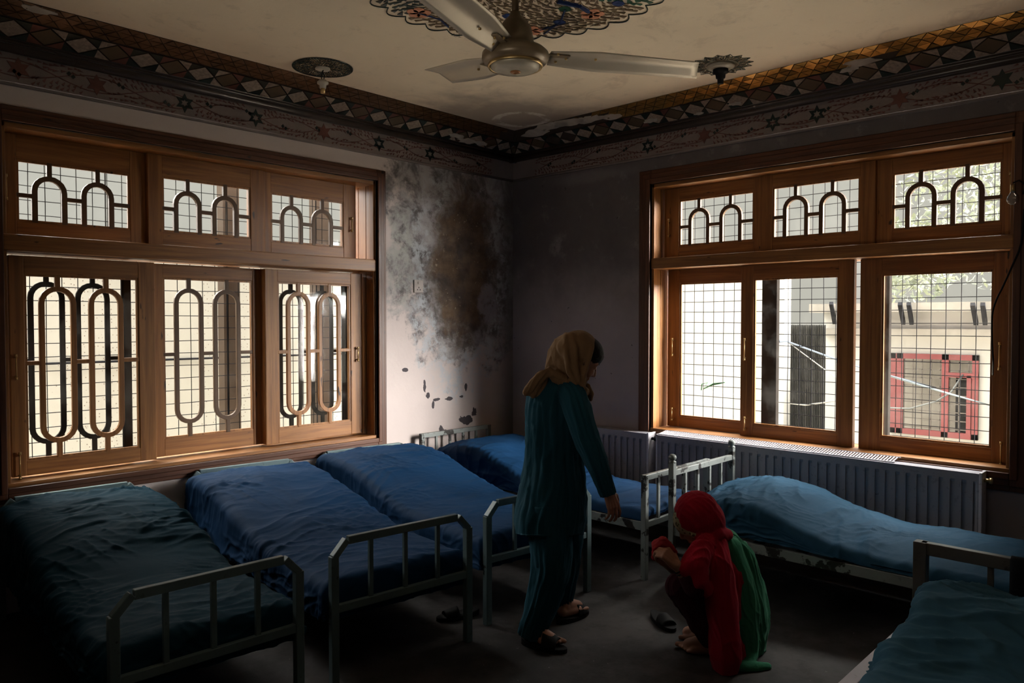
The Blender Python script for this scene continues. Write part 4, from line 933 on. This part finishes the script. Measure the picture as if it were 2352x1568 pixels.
# ------------------------------------------------------------------ people
Zv = Vector((0, 0, 1)); Rv = Vector(RT); Fv = Vector(FH)
def V(px, py, d): return Vector(A(px, py, d))
class Prim:
    def __init__(s): s.v = []; s.f = []
    def cap(s, p0, p1, r0, r1, n=14, m=5):
        p0, p1 = Vector(p0), Vector(p1); d = (p1-p0); L = d.length; d = d.normalized() if L > 1e-6 else Vector((0, 0, 1))
        u = d.orthogonal().normalized(); w = d.cross(u); rings = []
        for i in range(m+1): t = math.pi/2*i/m; rings.append((p0-d*(r0*math.cos(t)), max(r0*math.sin(t), 1e-4)))
        for i in range(m+1): t = math.pi/2*i/m; rings.append((p1+d*(r1*math.sin(t)), max(r1*math.cos(t), 1e-4)))
        k = len(s.v)
        for c, r in rings: s.v += [tuple(c+u*(r*math.cos(2*math.pi*j/n))+w*(r*math.sin(2*math.pi*j/n))) for j in range(n)]
        for i in range(len(rings)-1):
            for j in range(n): j2 = (j+1) % n; s.f.append((k+i*n+j, k+i*n+j2, k+(i+1)*n+j2, k+(i+1)*n+j))
        s.f.append(tuple(k+j for j in range(n))[::-1]); s.f.append(tuple(k+(len(rings)-1)*n+j for j in range(n))); return s
    def chain(s, pts):                           # [(point, radius), ...]
        for (a, ra), (b, rb) in zip(pts, pts[1:]): s.cap(a, b, ra, rb)
        return s
    def ell(s, c, ax, n=18, m=12):               # ax: three half-axis vectors
        c = Vector(c); k = len(s.v)
        for i in range(m+1):
            t = math.pi*i/m; st = max(math.sin(t), 1e-3)
            s.v += [tuple(c+ax[2]*math.cos(t)+ax[0]*(st*math.cos(2*math.pi*j/n))+ax[1]*(st*math.sin(2*math.pi*j/n))) for j in range(n)]
        for i in range(m):
            for j in range(n): j2 = (j+1) % n; s.f.append((k+i*n+j, k+(i+1)*n+j, k+(i+1)*n+j2, k+i*n+j2))
        s.f.append(tuple(k+j for j in range(n))); s.f.append(tuple(k+m*n+j for j in range(n))[::-1]); return s
    def blob(s, name, m, parent, voxel=.006, smooth=4, fold=None, cut=None):
        me = bpy.data.meshes.new(name); me.from_pydata(s.v, [], s.f)
        bm = bmesh.new(); bm.from_mesh(me); bmesh.ops.recalc_face_normals(bm, faces=bm.faces); bm.to_mesh(me); bm.free()
        o = bpy.data.objects.new(name, me); C.objects.link(o)
        r = o.modifiers.new('r', 'REMESH'); r.mode = 'VOXEL'; r.voxel_size = voxel
        q = o.modifiers.new('s', 'SMOOTH'); q.iterations = smooth; q.factor = .5
        dg = bpy.context.evaluated_depsgraph_get(); dg.update(); me2 = bpy.data.meshes.new_from_object(o.evaluated_get(dg), depsgraph=dg)
        o.modifiers.clear(); o.data = me2; bpy.data.meshes.remove(me); me2.name = name
        nv = len(me2.vertices); co = np.empty(nv*3); me2.vertices.foreach_get('co', co); co = co.reshape(-1, 3)
        if fold:
            no = np.empty(nv*3); me2.vertex_normals.foreach_get('vector', no); no = no.reshape(-1, 3)
            h = fold(co, no); co = co+no*h[:, None]
        if cut is not None: co[:, 2] = np.maximum(co[:, 2], cut)
        me2.vertices.foreach_set('co', co.ravel()); me2.update()
        me2.materials.clear(); me2.materials.append(m); me2.polygons.foreach_set('use_smooth', [True]*len(me2.polygons))
        me2.polygons.foreach_set('material_index', [0]*len(me2.polygons))
        if parent is not None: at_zero(o, parent)
        return o
def folds(amp, f=26, st=.22, dirv=(0, 0, 1), seed=1, warp=.5):
    """ridges running along dirv"""
    dv = Vector(dirv).normalized(); a = dv.orthogonal().normalized(); b = dv.cross(a)
    dv, a, b = np.array(dv), np.array(a), np.array(b)
    def fn(co, no):
        L = co@dv; P = co@a; Q = co@b
        wx = P+.03*warp*pnoise(L*6, Q*6, seed)*2; wy = Q+.03*warp*pnoise(L*6, P*6, seed+1)*2
        r1 = (1-np.abs(pnoise(wx*f+3.3, L*f*st, seed+2))*2.2).clip(0, 1)**2; r2 = (1-np.abs(pnoise(wy*f+1.7, L*f*st, seed+3))*2.2).clip(0, 1)**2
        m = (.55+.9*pnoise(L*5, (P+Q)*5, seed+4)).clip(0, 1)
        return amp*(np.maximum(r1, r2)*m-.3)+amp*.7*pnoise(wx*9, L*5, seed+6)
    return fn
def hand(pr, w, d, nrm, th, curl=(.5, .6, .4), k=1.0, spread=.12, thumb=.35):
    """w wrist, d pointing direction, nrm back of hand, th thumb side"""
    d = d.normalized(); th = (th-d*th.dot(d)).normalized(); nrm = (nrm-d*nrm.dot(d)-th*nrm.dot(th)).normalized()
    pr.cap(w-d*.02, w+d*.015, .023*k, .021*k)
    lens = ((.043, .026, .020), (.047, .029, .021), (.044, .027, .020), (.034, .021, .018))
    for i in range(4):
        off = (1.5-i)*.0195*k; kn = w+d*((.085-.004*abs(i-1.2))*k)+th*off+nrm*.004
        pr.cap(w+d*.012+th*off*.6, kn, .0145*k, .0115*k)
        dd = (d+th*(1.5-i)*spread).normalized(); p = kn; ang = 0
        for j, (l, c_) in enumerate(zip(lens[i], curl)):
            ang += c_*(1+.08*i); dj = (dd*math.cos(ang)-nrm*math.sin(ang)).normalized()
            r = (.0092, .0082, .0075)[j]*k*(1 if i < 3 else .88); q = p+dj*l*k; pr.cap(p, q, r*1.06, r*.93, 10, 3); p = q
    b = w+d*.022*k+th*.024*k-nrm*.004; t1 = b+(d*.55+th*.75-nrm*thumb).normalized()*.040*k; pr.cap(w+d*.01, b, .017*k, .016*k); pr.cap(b, t1, .0155*k, .0115*k)
    t2 = t1+(d*.85+th*.35-nrm*thumb*1.2).normalized()*.030*k; pr.cap(t1, t2, .0105*k, .009*k); t3 = t2+(d*.95+th*.05-nrm*thumb*1.3).normalized()*.022*k; pr.cap(t2, t3, .009*k, .0075*k)
def foot(pr, heel, toe, ankle, k=1.0, lat=None, z0=0.0):
    d = Vector((toe.x-heel.x, toe.y-heel.y, 0)); L = d.length; d.normalize(); sd = d.cross(Zv)
    h = Vector((heel.x, heel.y, z0)); pr.cap(h+d*.03+Zv*.035, h+d*.09+Zv*.04, .031*k, .032*k); pr.cap(ankle, h+d*.05+Zv*.055, .034*k, .032*k); pr.cap(h+d*.07+Zv*.065, h+d*.15+Zv*.035, .032*k, .028*k)
    l_ = lat or 1; pr.cap(h+d*.05+Zv*.03, h+d*(L-.075)+sd*.022*l_+Zv*.026, .03*k, .023*k); pr.cap(h+d*.05+Zv*.03, h+d*(L-.095)-sd*.024*l_+Zv*.022, .028*k, .020*k)
    for i in range(5):
        o = (.031-i*.0170)*(lat or 1); b = h+d*(L-.068-.009*i)+sd*o+Zv*.022; e = b+d*(.055 if i == 0 else .050-.004*i)-Zv*.006
        pr.cap(b, e, (.0150, .0105, .0095, .009, .0085)[i]*k, (.012, .0088, .0085, .008, .0078)[i]*k, 10, 4)
def head(pr, c, ff, uu, k=1.0):
    ff = ff.normalized(); uu = (uu-ff*uu.dot(ff)).normalized(); ss = ff.cross(uu)
    P = lambda a, b, s: c+ff*(a*k)+uu*(b*k)+ss*(s*k)
    pr.ell(P(-.012, .025, 0), (ff*.096*k, ss*.075*k, uu*.090*k)); pr.ell(P(.022, -.035, 0), (ff*.068*k, ss*.058*k, uu*.080*k))
    pr.cap(P(.052, -.098, .008), P(.052, -.098, -.008), .021*k, .021*k)                   # chin
    for s in (-1, 1):
        pr.cap(P(.0, -.075, s*.046), P(.045, -.096, s*.02), .022*k, .019*k)           # jaw
        pr.cap(P(.068, -.030, s*.036), P(.060, -.045, s*.042), .019*k, .019*k)             # cheek
        pr.cap(P(.076, .018, s*.014), P(.066, .020, s*.046), .012*k, .011*k)             # brow
        pr.ell(P(.071, -.002, s*.031), (ff*.013*k, ss*.014*k, uu*.011*k), 10, 8)         # eye ball
        pr.cap(P(-.012, .010, s*.066), P(-.008, -.035, s*.064), .014*k, .010*k)          # ear
    pr.cap(P(.084, .008, 0), P(.104, -.034, 0), .008*k, .0115*k); pr.cap(P(.094, -.040, .011), P(.094, -.040, -.011), .0085*k, .0085*k)
    pr.cap(P(.083, -.064, .016), P(.083, -.064, -.016), .0085*k, .0085*k); pr.cap(P(.080, -.076, .013), P(.080, -.076, -.013), .009*k, .009*k)
    return P
def loft(name, m, parent, rings, nseg=64, sub=6, fold=.008, ff=9, seed=1, caps=(True, True), zcut=None, hem=None):
    """rings: (centre, half width, half depth, axis vector of the width)"""
    K = len(rings); out = []; 
    Cs = np.array([list(r[0]) for r in rings]); W = np.array([r[1] for r in rings]); D = np.array([r[2] for r in rings]); Ax = np.array([list(Vector(r[3]).normalized()) for r in rings])
    T = np.arange(K); t = np.linspace(0, K-1, (K-1)*sub+1)
    def cr(Y):
        Y = Y.reshape(K, -1); r = []
        for u in t:
            i = min(int(u), K-2); f = u-i; p0, p1, p2, p3 = Y[max(i-1, 0)], Y[i], Y[i+1], Y[min(i+2, K-1)]
            r.append(.5*((2*p1)+(p2-p0)*f+(2*p0-5*p1+4*p2-p3)*f*f+(3*p1-p0-3*p2+p3)*f**3))
        return np.array(r)
    Cc, Ww, Dd, Aa = cr(Cs), cr(W)[:, 0], cr(D)[:, 0], cr(Ax); n = len(t)
    tan = np.gradient(Cc, axis=0); tan /= np.linalg.norm(tan, axis=1)[:, None]
    Aa = Aa-tan*np.sum(Aa*tan, 1)[:, None]; Aa /= np.linalg.norm(Aa, axis=1)[:, None]; Bb = np.cross(tan, Aa)
    th = np.linspace(0, 2*np.pi, nseg, endpoint=False); lens = np.concatenate([[0], np.cumsum(np.linalg.norm(np.diff(Cc, axis=0), axis=1))])
    ct, st = np.cos(th), np.sin(th); g = lens[:, None]*np.ones(nseg)[None]; cx = ct[None]*ff*.32+.6*pnoise(g*5, ct[None]+g*0, seed+5)*.5; sy = st[None]*ff*.32+g*0
    rd = (1-np.abs(pnoise(cx*1.9+seed, sy*1.9+g*2.2, seed))*2.2).clip(0, 1)**2; rd2 = pnoise(cx*1.1, sy*1.1+g*3.5, seed+3)
    h = fold*(rd*1.2-.35+rd2*.9)
    V_ = Cc[:, None, :]+Aa[:, None, :]*((Ww[:, None]+h)*ct[None])[:, :, None]+Bb[:, None, :]*((Dd[:, None]+h)*st[None])[:, :, None]
    if hem: V_[-1] += hem(th)[:, None]*np.array([0, 0, 1])[None]; V_[-2] += .6*hem(th)[:, None]*np.array([0, 0, 1])[None]
    mb = MB(); k = mb.P([tuple(p) for p in V_.reshape(-1, 3)])
    for i in range(n-1):
        for j in range(nseg): j2 = (j+1) % nseg; mb.F((i*nseg+j, i*nseg+j2, (i+1)*nseg+j2, (i+1)*nseg+j))
    if caps[0]: mb.F(list(range(nseg))[::-1])
    if caps[1]: mb.F([(n-1)*nseg+j for j in range(nseg)])
    o = mb.build(name, m, None, smooth=True)
    if not caps[1] or not caps[0]: s_ = o.modifiers.new('t', 'SOLIDIFY'); s_.thickness = .004
    if parent is not None: at_zero(o, parent)
    return o
px = 3.86/F_PX
# ---- standing person
W = thing('person', 'standing person in teal tunic and trousers with brown headscarf, looking down', 'person', (float(A(1262, 1440, 3.85)[0]), float(A(1262, 1440, 3.85)[1]), 0))
b = Prim()
hc = V(1336, 824, 3.86); hf = Rv*.80+Fv*.22-Zv*.54; hu = Rv*.52+Zv*.80
HP = head(b, hc, hf, hu, 1.0)
neck = V(1290, 882, 3.89); chest = V(1283, 960, 3.90); hips = V(1265, 1150, 3.89)
b.chain([(hc-hf.normalized()*.03-Zv*.05, .055), (neck, .052), (V(1284, 920, 3.90), .085), (chest, .115), (V(1272, 1050, 3.90), .10), (hips, .125)])
rs, ls = V(1318, 912, 3.76), V(1246, 905, 4.0); re, rw = V(1362, 1030, 3.68), V(1397, 1128, 3.67)
b.chain([(V(1284, 915, 3.90), .07), (rs, .052), (re, .040), (rw, .027)]); le, lw = V(1262, 1030, 4.07), V(1310, 1120, 4.08)
b.chain([(V(1284, 915, 3.90), .07), (ls, .05), (le, .040), (lw, .027)])
rh, lh_ = V(1262, 1180, 3.85), V(1284, 1180, 3.95); rk, ra = V(1256, 1325, 3.75), V(1222, 1446, 3.74); lk, la = V(1296, 1310, 4.04), V(1293, 1392, 4.10)
b.chain([(hips, .11), (rh, .075), (rk, .055), (ra, .036)]); b.chain([(hips, .11), (lh_, .075), (lk, .055), (la, .036)])
rheel, rtoe = Vector(on(1200, 1468, 2, .02)), Vector(on(1296, 1489, 2, .02)); lheel, ltoe = Vector(on(1284, 1424, 2, .02)), Vector(on(1342, 1401, 2, .02))
foot(b, rheel+Zv*0, rtoe, ra, z0=.026, lat=-1); foot(b, lheel, ltoe, la, z0=.026)
hand(b, rw, Rv*.30-Zv*.95+Fv*.0, -Fv*.75+Rv*.6, Rv*.75+Fv*.5+Zv*.1, (.25, .40, .30), .98)
hand(b, lw, Rv*.2-Zv*.95, Fv*.7, Rv, (.3, .4, .3), .95)
lift = .022
body = b.blob('body', SKIN, W, .0042, 2)
# face marks: closed eyelids, brows and lips follow the head frame
ff_, uu_ = hf.normalized(), (hu-hf.normalized()*hu.dot(hf.normalized())).normalized(); ss_ = ff_.cross(uu_)
mb = MB()
for s in (-1, 1):
    mb.tube([HP(.088, .022, s*.010), HP(.089, .026, s*.020), HP(.086, .026, s*.031)], [.002, .003, .0015], 6)
    mb.tube([HP(.083, -.005, s*.018), HP(.0865, -.010, s*.026), HP(.084, -.008, s*.034)], [.001, .002, .001], 6)
at_zero(mb.build('brows_and_lashes', HAIR), W)
at_zero(MB().tube([HP(.086, -.070, -.02), HP(.0935, -.069, 0), HP(.086, -.070, .02)], [.003, .006, .003], 8).build('lips', simple('lips', (.35, .12, .10), .5), W, smooth=True), W) if False else None
h = Prim(); h.ell(HP(-.004, .048, 0), (ff_*.100, ss_*.080, uu_*.078)); h.ell(HP(.020, .052, 0), (ff_*.066, ss_*.066, uu_*.055)); h.ell(HP(-.02, -.0, 0), (ff_*.080, ss_*.068, uu_*.075)); h.blob('hair', HAIR, W, .005, 3, folds(.003, 60, .1, ff_, 5))
s = Prim()
s.ell(HP(-.042, .032, 0), (ff_*.094, ss_*.096, uu_*.096)); s.ell(HP(-.050, -.02, 0), (ff_*.085, ss_*.092, uu_*.10))
s.chain([(V(1335, 784, 3.80), .03), (V(1358, 797, 3.79), .018), (V(1353, 825, 3.768), .015), (V(1343, 855, 3.762), .016), (V(1334, 886, 3.77), .028)])
s.chain([(V(1312, 772, 3.80), .020), (V(1322, 800, 3.755), .017), (V(1322, 840, 3.75), .017), (V(1330, 875, 3.75), .014)]); s.chain([(V(1300, 775, 3.80), .018), (V(1300, 810, 3.76), .018), (V(1306, 850, 3.75), .016), (V(1322, 882, 3.75), .014)])
s.chain([(V(1338, 796, 3.93), .026), (V(1350, 815, 3.95), .014), (V(1343, 855, 3.95), .016), (V(1334, 886, 3.93), .028)])
s.ell(V(1308, 812, 3.87), (Rv*.098, Fv*.10, Zv*.105))
s.chain([(V(1300, 800, 3.80), .045), (V(1325, 850, 3.80), .045), (V(1318, 885, 3.81), .045)]); s.chain([(V(1285, 815, 3.88), .06), (V(1278, 850, 3.88), .062), (V(1290, 876, 3.88), .062)])
s.chain([(V(1278, 862, 3.82), .035), (V(1310, 882, 3.78), .03), (V(1338, 898, 3.80), .028), (V(1352, 903, 3.90), .022)]); s.chain([(V(1272, 858, 3.95), .035), (V(1305, 880, 3.99), .03), (V(1335, 896, 3.96), .028)])
s.blob('headscarf', SCARF, W, .0052, 5, folds(.009, 20, .18, (uu_*-.2+Zv*1.0), 3))
s = Prim(); s.chain([(V(1262, 850, 3.80), .022), (V(1246, 862, 3.79), .024), (V(1228, 880, 3.80), .026), (V(1209, 901, 3.81), .020)]); s.chain([(V(1246, 862, 3.82), .026), (V(1236, 885, 3.82), .026), (V(1224, 906, 3.82), .020)]); s.chain([(V(1248, 862, 3.82), .024), (V(1244, 884, 3.83), .024), (V(1240, 905, 3.83), .020)]); s.chain([(V(1262, 858, 3.80), .020), (V(1275, 858, 3.79), .024), (V(1300, 872, 3.78), .02)])
s.blob('scarf_tail', SCARF, W, .005, 3, folds(.012, 30, .15, (-Rv*.6-Zv), 8))
s = Prim(); s.chain([(V(1350, 885, 3.84), .014), (V(1356, 905, 3.84), .020), (V(1357, 916, 3.84), .012)]); s.blob('scarf_end', SCARF, W, .005, 3, folds(.005, 40, .15, Zv, 9))
sw = (Rv*.80+Fv*-.45).normalized()
def ring(y, xl, xr, d, dep, ax=sw): c = V((xl+xr)/2, y, d); return (c, (xr-xl)/2*d/F_PX*1.02, dep, ax)
loft('tunic', TUNIC, W, [ring(868, 1262, 1320, 3.89, .055), ring(884, 1238, 1332, 3.89, .10), ring(905, 1216, 1344, 3.895, .125), ring(940, 1208, 1346, 3.90, .14), ring(1000, 1208, 1341, 3.90, .14), ring(1050, 1207, 1338, 3.90, .135),
     ring(1100, 1200, 1343, 3.895, .145), ring(1150, 1190, 1346, 3.89, .16), ring(1190, 1183, 1343, 3.885, .175), ring(1222, 1188, 1336, 3.88, .185)], 110, 9, .010, 11, 4, (True, False), hem=lambda th: -.035*np.cos(th-4.2)-.01)
ax2 = (Fv*.9-Rv*.2)
def ringc(c, r, r2=None, ax=ax2): return (Vector(c), r, r2 or r, ax)
loft('sleeve', TUNIC, W, [ringc(V(1298, 890, 3.83), .05), ringc(V(1312, 905, 3.78), .070), ringc(V(1326, 940, 3.74), .070), ringc(V(1345, 1000, 3.70), .062), ringc(V(1362, 1040, 3.68), .057), ringc(V(1383, 1095, 3.67), .045), ringc(V(1396, 1136, 3.67), .037)], 60, 8, .006, 12, 9, (True, False))
loft('sleeve', TUNIC, W, [ringc(V(1268, 892, 3.96), .05), ringc(V(1250, 905, 4.0), .065), ringc(V(1252, 940, 4.03), .066), ringc(V(1262, 1030, 4.07), .056), ringc(V(1308, 1115, 4.08), .04)], 48, 6, .005, 10, 12, (True, False))
loft('trouser_leg', TUNIC, W, [ringc(V(1262, 1160, 3.83), .11), ringc(V(1266, 1235, 3.80), .108), ringc(V(1266, 1300, 3.77), .098), ringc(V(1255, 1350, 3.755), .086), ringc(V(1240, 1400, 3.745), .074), ringc(V(1226, 1435, 3.74), .066), ringc(V(1219, 1460, 3.742), .062)], 72, 8, .009, 9, 15, (True, False))
loft('trouser_leg', TUNIC, W, [ringc(V(1290, 1160, 3.98), .10), ringc(V(1293, 1235, 4.0), .10), ringc(V(1296, 1300, 4.03), .082), ringc(V(1294, 1350, 4.06), .064), ringc(V(1290, 1385, 4.09), .056), ringc(V(1290, 1406, 4.10), .055)], 64, 8, .008, 9, 18, (True, False))
for heel, toe in ((rheel, rtoe), (lheel, ltoe)):
    d = Vector((toe.x-heel.x, toe.y-heel.y, 0)); c = Vector(((heel.x+toe.x)/2, (heel.y+toe.y)/2, 0)); slipper('', c+d.normalized()*.005, math.atan2(d.y, d.x)-math.pi/2, parent=W)
# ---- crouching person
Q = thing('person', 'crouching person in red shawl and green tunic holding a red cloth', 'person', tuple(Vector((1, 1, 0))*V(1650, 1480, 3.66)))
b = Prim(); D = 3.60
hc = V(1598, 1196, 3.60); hf = -Rv*.72+Fv*.25-Zv*.55; hu = Zv*.8-Rv*.5
HP = head(b, hc, hf, hu, .98); ff_ = hf.normalized(); uu_ = (hu-ff_*hu.dot(ff_)).normalized(); ss_ = ff_.cross(uu_)
nk = V(1640, 1238, 3.63); b.chain([(hc-ff_*.04-uu_*.04, .055), (nk, .055), (V(1668, 1290, 3.66), .08), (V(1694, 1380, 3.68), .09), (V(1698, 1440, 3.68), .09)])
sh, el, wr = V(1618, 1275, 3.50), V(1596, 1345, 3.42), V(1556, 1300, 3.42); b.chain([(V(1650, 1270, 3.62), .08), (sh, .055), (el, .042), (wr, .025)])
sh2, el2, wr2 = V(1628, 1275, 3.78), V(1590, 1335, 3.72), V(1528, 1290, 3.58); b.chain([(V(1650, 1270, 3.65), .08), (sh2, .055), (el2, .042), (wr2, .025)])
hand(b, wr, V(1520, 1262, 3.44)-wr, -Fv*.8-Rv*.3+Zv*.5, Zv*.8-Rv*.3+Fv*.5, (.7, .9, .6), .98)
hand(b, wr2, V(1508, 1262, 3.54)-wr2, Fv*.8+Zv*.3, Zv*.8, (.8, .9, .6), .95)
for dd, kx, fx0, fx1, fy in ((3.52, 1570, 1655, 1548, 1497), (3.78, 1560, 1650, 1560, 1470)):
    kn = V(kx, 1345, dd); an = V(1638, 1465, dd+.02); b.chain([(V(1694, 1435, dd*.5+3.67*.5), .07), (kn, .055), (an, .04)]); hl, to = Vector(on(fx0, fy+8, 2, 0)), Vector(on(fx1, fy-6, 2, 0)); foot(b, hl, to, an+Zv*-.02, lat=(-1 if dd > 3.6 else 1), k=1.05)
b.blob('body', SKIN, Q, .0045, 2, cut=.003)
s = Prim(); s.ell(HP(.0, .02, 0), (ff_*.100, ss_*.084, uu_*.092)); s.cap(HP(.03, -.02, .06), HP(-.02, -.06, .06), .025, .03).cap(HP(.03, -.02, -.06), HP(-.02, -.06, -.06), .025, .03)
n = N('printed_cotton'); v = n.new('ShaderNodeTexVoronoi'); n.put(v.inputs['Vector'], n.mp((55, 55, 55))); v.inputs['Scale'].default_value = 1
n.bsdf(n.mix(n.step(v.outputs['Distance'], .30, .42), (.10, .09, .05), (.42, .40, .26)), .85); s.blob('printed_kerchief', n.m, Q, .006, 3)
s = Prim(); s.ell(HP(-.028, .032, 0), (ff_*.104, ss_*.102, uu_*.100)); s.ell(HP(-.045, -.02, 0), (ff_*.09, ss_*.096, uu_*.10)); s.chain([(V(1632, 1195, 3.58), .05), (V(1640, 1222, 3.60), .055), (V(1648, 1245, 3.62), .07)])
s.chain([(V(1612, 1230, 3.54), .035), (V(1645, 1225, 3.53), .04), (V(1668, 1228, 3.58), .035)]); s.chain([(V(1622, 1250, 3.5), .05), (V(1600, 1285, 3.46), .055)])
s.blob('red_hood', RED, Q, .0055, 4, folds(.008, 22, .2, (Rv*.6-Zv*.8), 4))
# the shawl falls over the near shoulder, arm and side down to the floor
s = Prim()
s.chain([(V(1640, 1248, 3.56), .07), (V(1640, 1300, 3.50), .08), (V(1655, 1370, 3.47), .075), (V(1664, 1440, 3.46), .075), (V(1666, 1500, 3.46), .075), (V(1668, 1528, 3.46), .06)])
s.chain([(V(1655, 1248, 3.60), .06), (V(1672, 1320, 3.56), .07), (V(1676, 1400, 3.55), .065), (V(1678, 1480, 3.54), .07), (V(1684, 1535, 3.54), .05)])
s.chain([(V(1612, 1262, 3.48), .05), (V(1598, 1300, 3.42), .058), (V(1606, 1332, 3.40), .05), (V(1622, 1356, 3.40), .032)]); s.chain([(V(1600, 1275, 3.45), .045), (V(1575, 1308, 3.41), .038)])
s.blob('red_shawl', RED, Q, .0055, 4, folds(.013, 17, .16, (-Zv+Rv*.12), 6), cut=.004)
s = Prim(); gm = [(V(1668, 1240, 3.66), .06), (V(1692, 1290, 3.66), .085), (V(1705, 1350, 3.67), .105), (V(1708, 1410, 3.68), .115), (V(1702, 1470, 3.68), .115), (V(1700, 1520, 3.66), .085)]
s.chain(gm); s.chain([(V(1676, 1262, 3.58), .06), (V(1694, 1330, 3.58), .08), (V(1700, 1400, 3.58), .085), (V(1698, 1470, 3.58), .09), (V(1696, 1520, 3.58), .07)]); s.chain([(V(1690, 1270, 3.68), .07), (V(1712, 1350, 3.72), .095), (V(1715, 1430, 3.74), .11), (V(1705, 1500, 3.74), .11)]); s.chain([(V(1700, 1530, 3.47), .03), (V(1730, 1534, 3.48), .03), (V(1762, 1532, 3.49), .018)]); s.chain([(V(1705, 1480, 3.6), .09), (V(1715, 1525, 3.50), .035)])
s.blob('green_tunic', GREEN, Q, .0055, 4, folds(.014, 20, .10, (-Zv+Rv*.25), 7), cut=.004)
s = Prim(); s.chain([(V(1680, 1440, 3.60), .10), (V(1572, 1347, 3.52), .078), (V(1600, 1400, 3.53), .07), (V(1632, 1462, 3.54), .055)]); s.chain([(V(1680, 1440, 3.74), .10), (V(1562, 1345, 3.78), .078), (V(1600, 1400, 3.77), .07), (V(1630, 1450, 3.78), .055)]); s.chain([(el, .058), (V(1580, 1325, 3.42), .045)])
s.chain([(V(1590, 1335, 3.6), .08), (V(1612, 1420, 3.6), .08)])
s.blob('dark_trousers', MAROON, Q, .006, 4, folds(.008, 18, .2, Zv, 8), cut=.02)
mb = MB()
for f in (.12, .24):
    c0 = wr+(el-wr)*f; dd = (el-wr).normalized(); u = dd.orthogonal().normalized(); w_ = dd.cross(u); r = .0275+.006*f
    mb.tube([c0+u*r*math.cos(i*math.pi/10)+w_*r*math.sin(i*math.pi/10) for i in range(21)], .003, 6, cap=False)
at_zero(mb.build('bangles', HAIR, smooth=True), Q)
s = Prim(); s.chain([(V(1508, 1250, 3.50), .022), (V(1522, 1246, 3.48), .028), (V(1538, 1256, 3.47), .020), (V(1552, 1268, 3.48), .012)]); s.chain([(V(1508, 1255, 3.48), .020), (V(1504, 1280, 3.50), .016)])
o = s.blob('wringing_cloth', simple('bright_red_rag', (.34, .012, .018), .8), None, .005, 3, folds(.006, 40, .3, Rv, 10)); tag(o, 'crumpled red rag held in the hands of the crouching person', 'cloth')
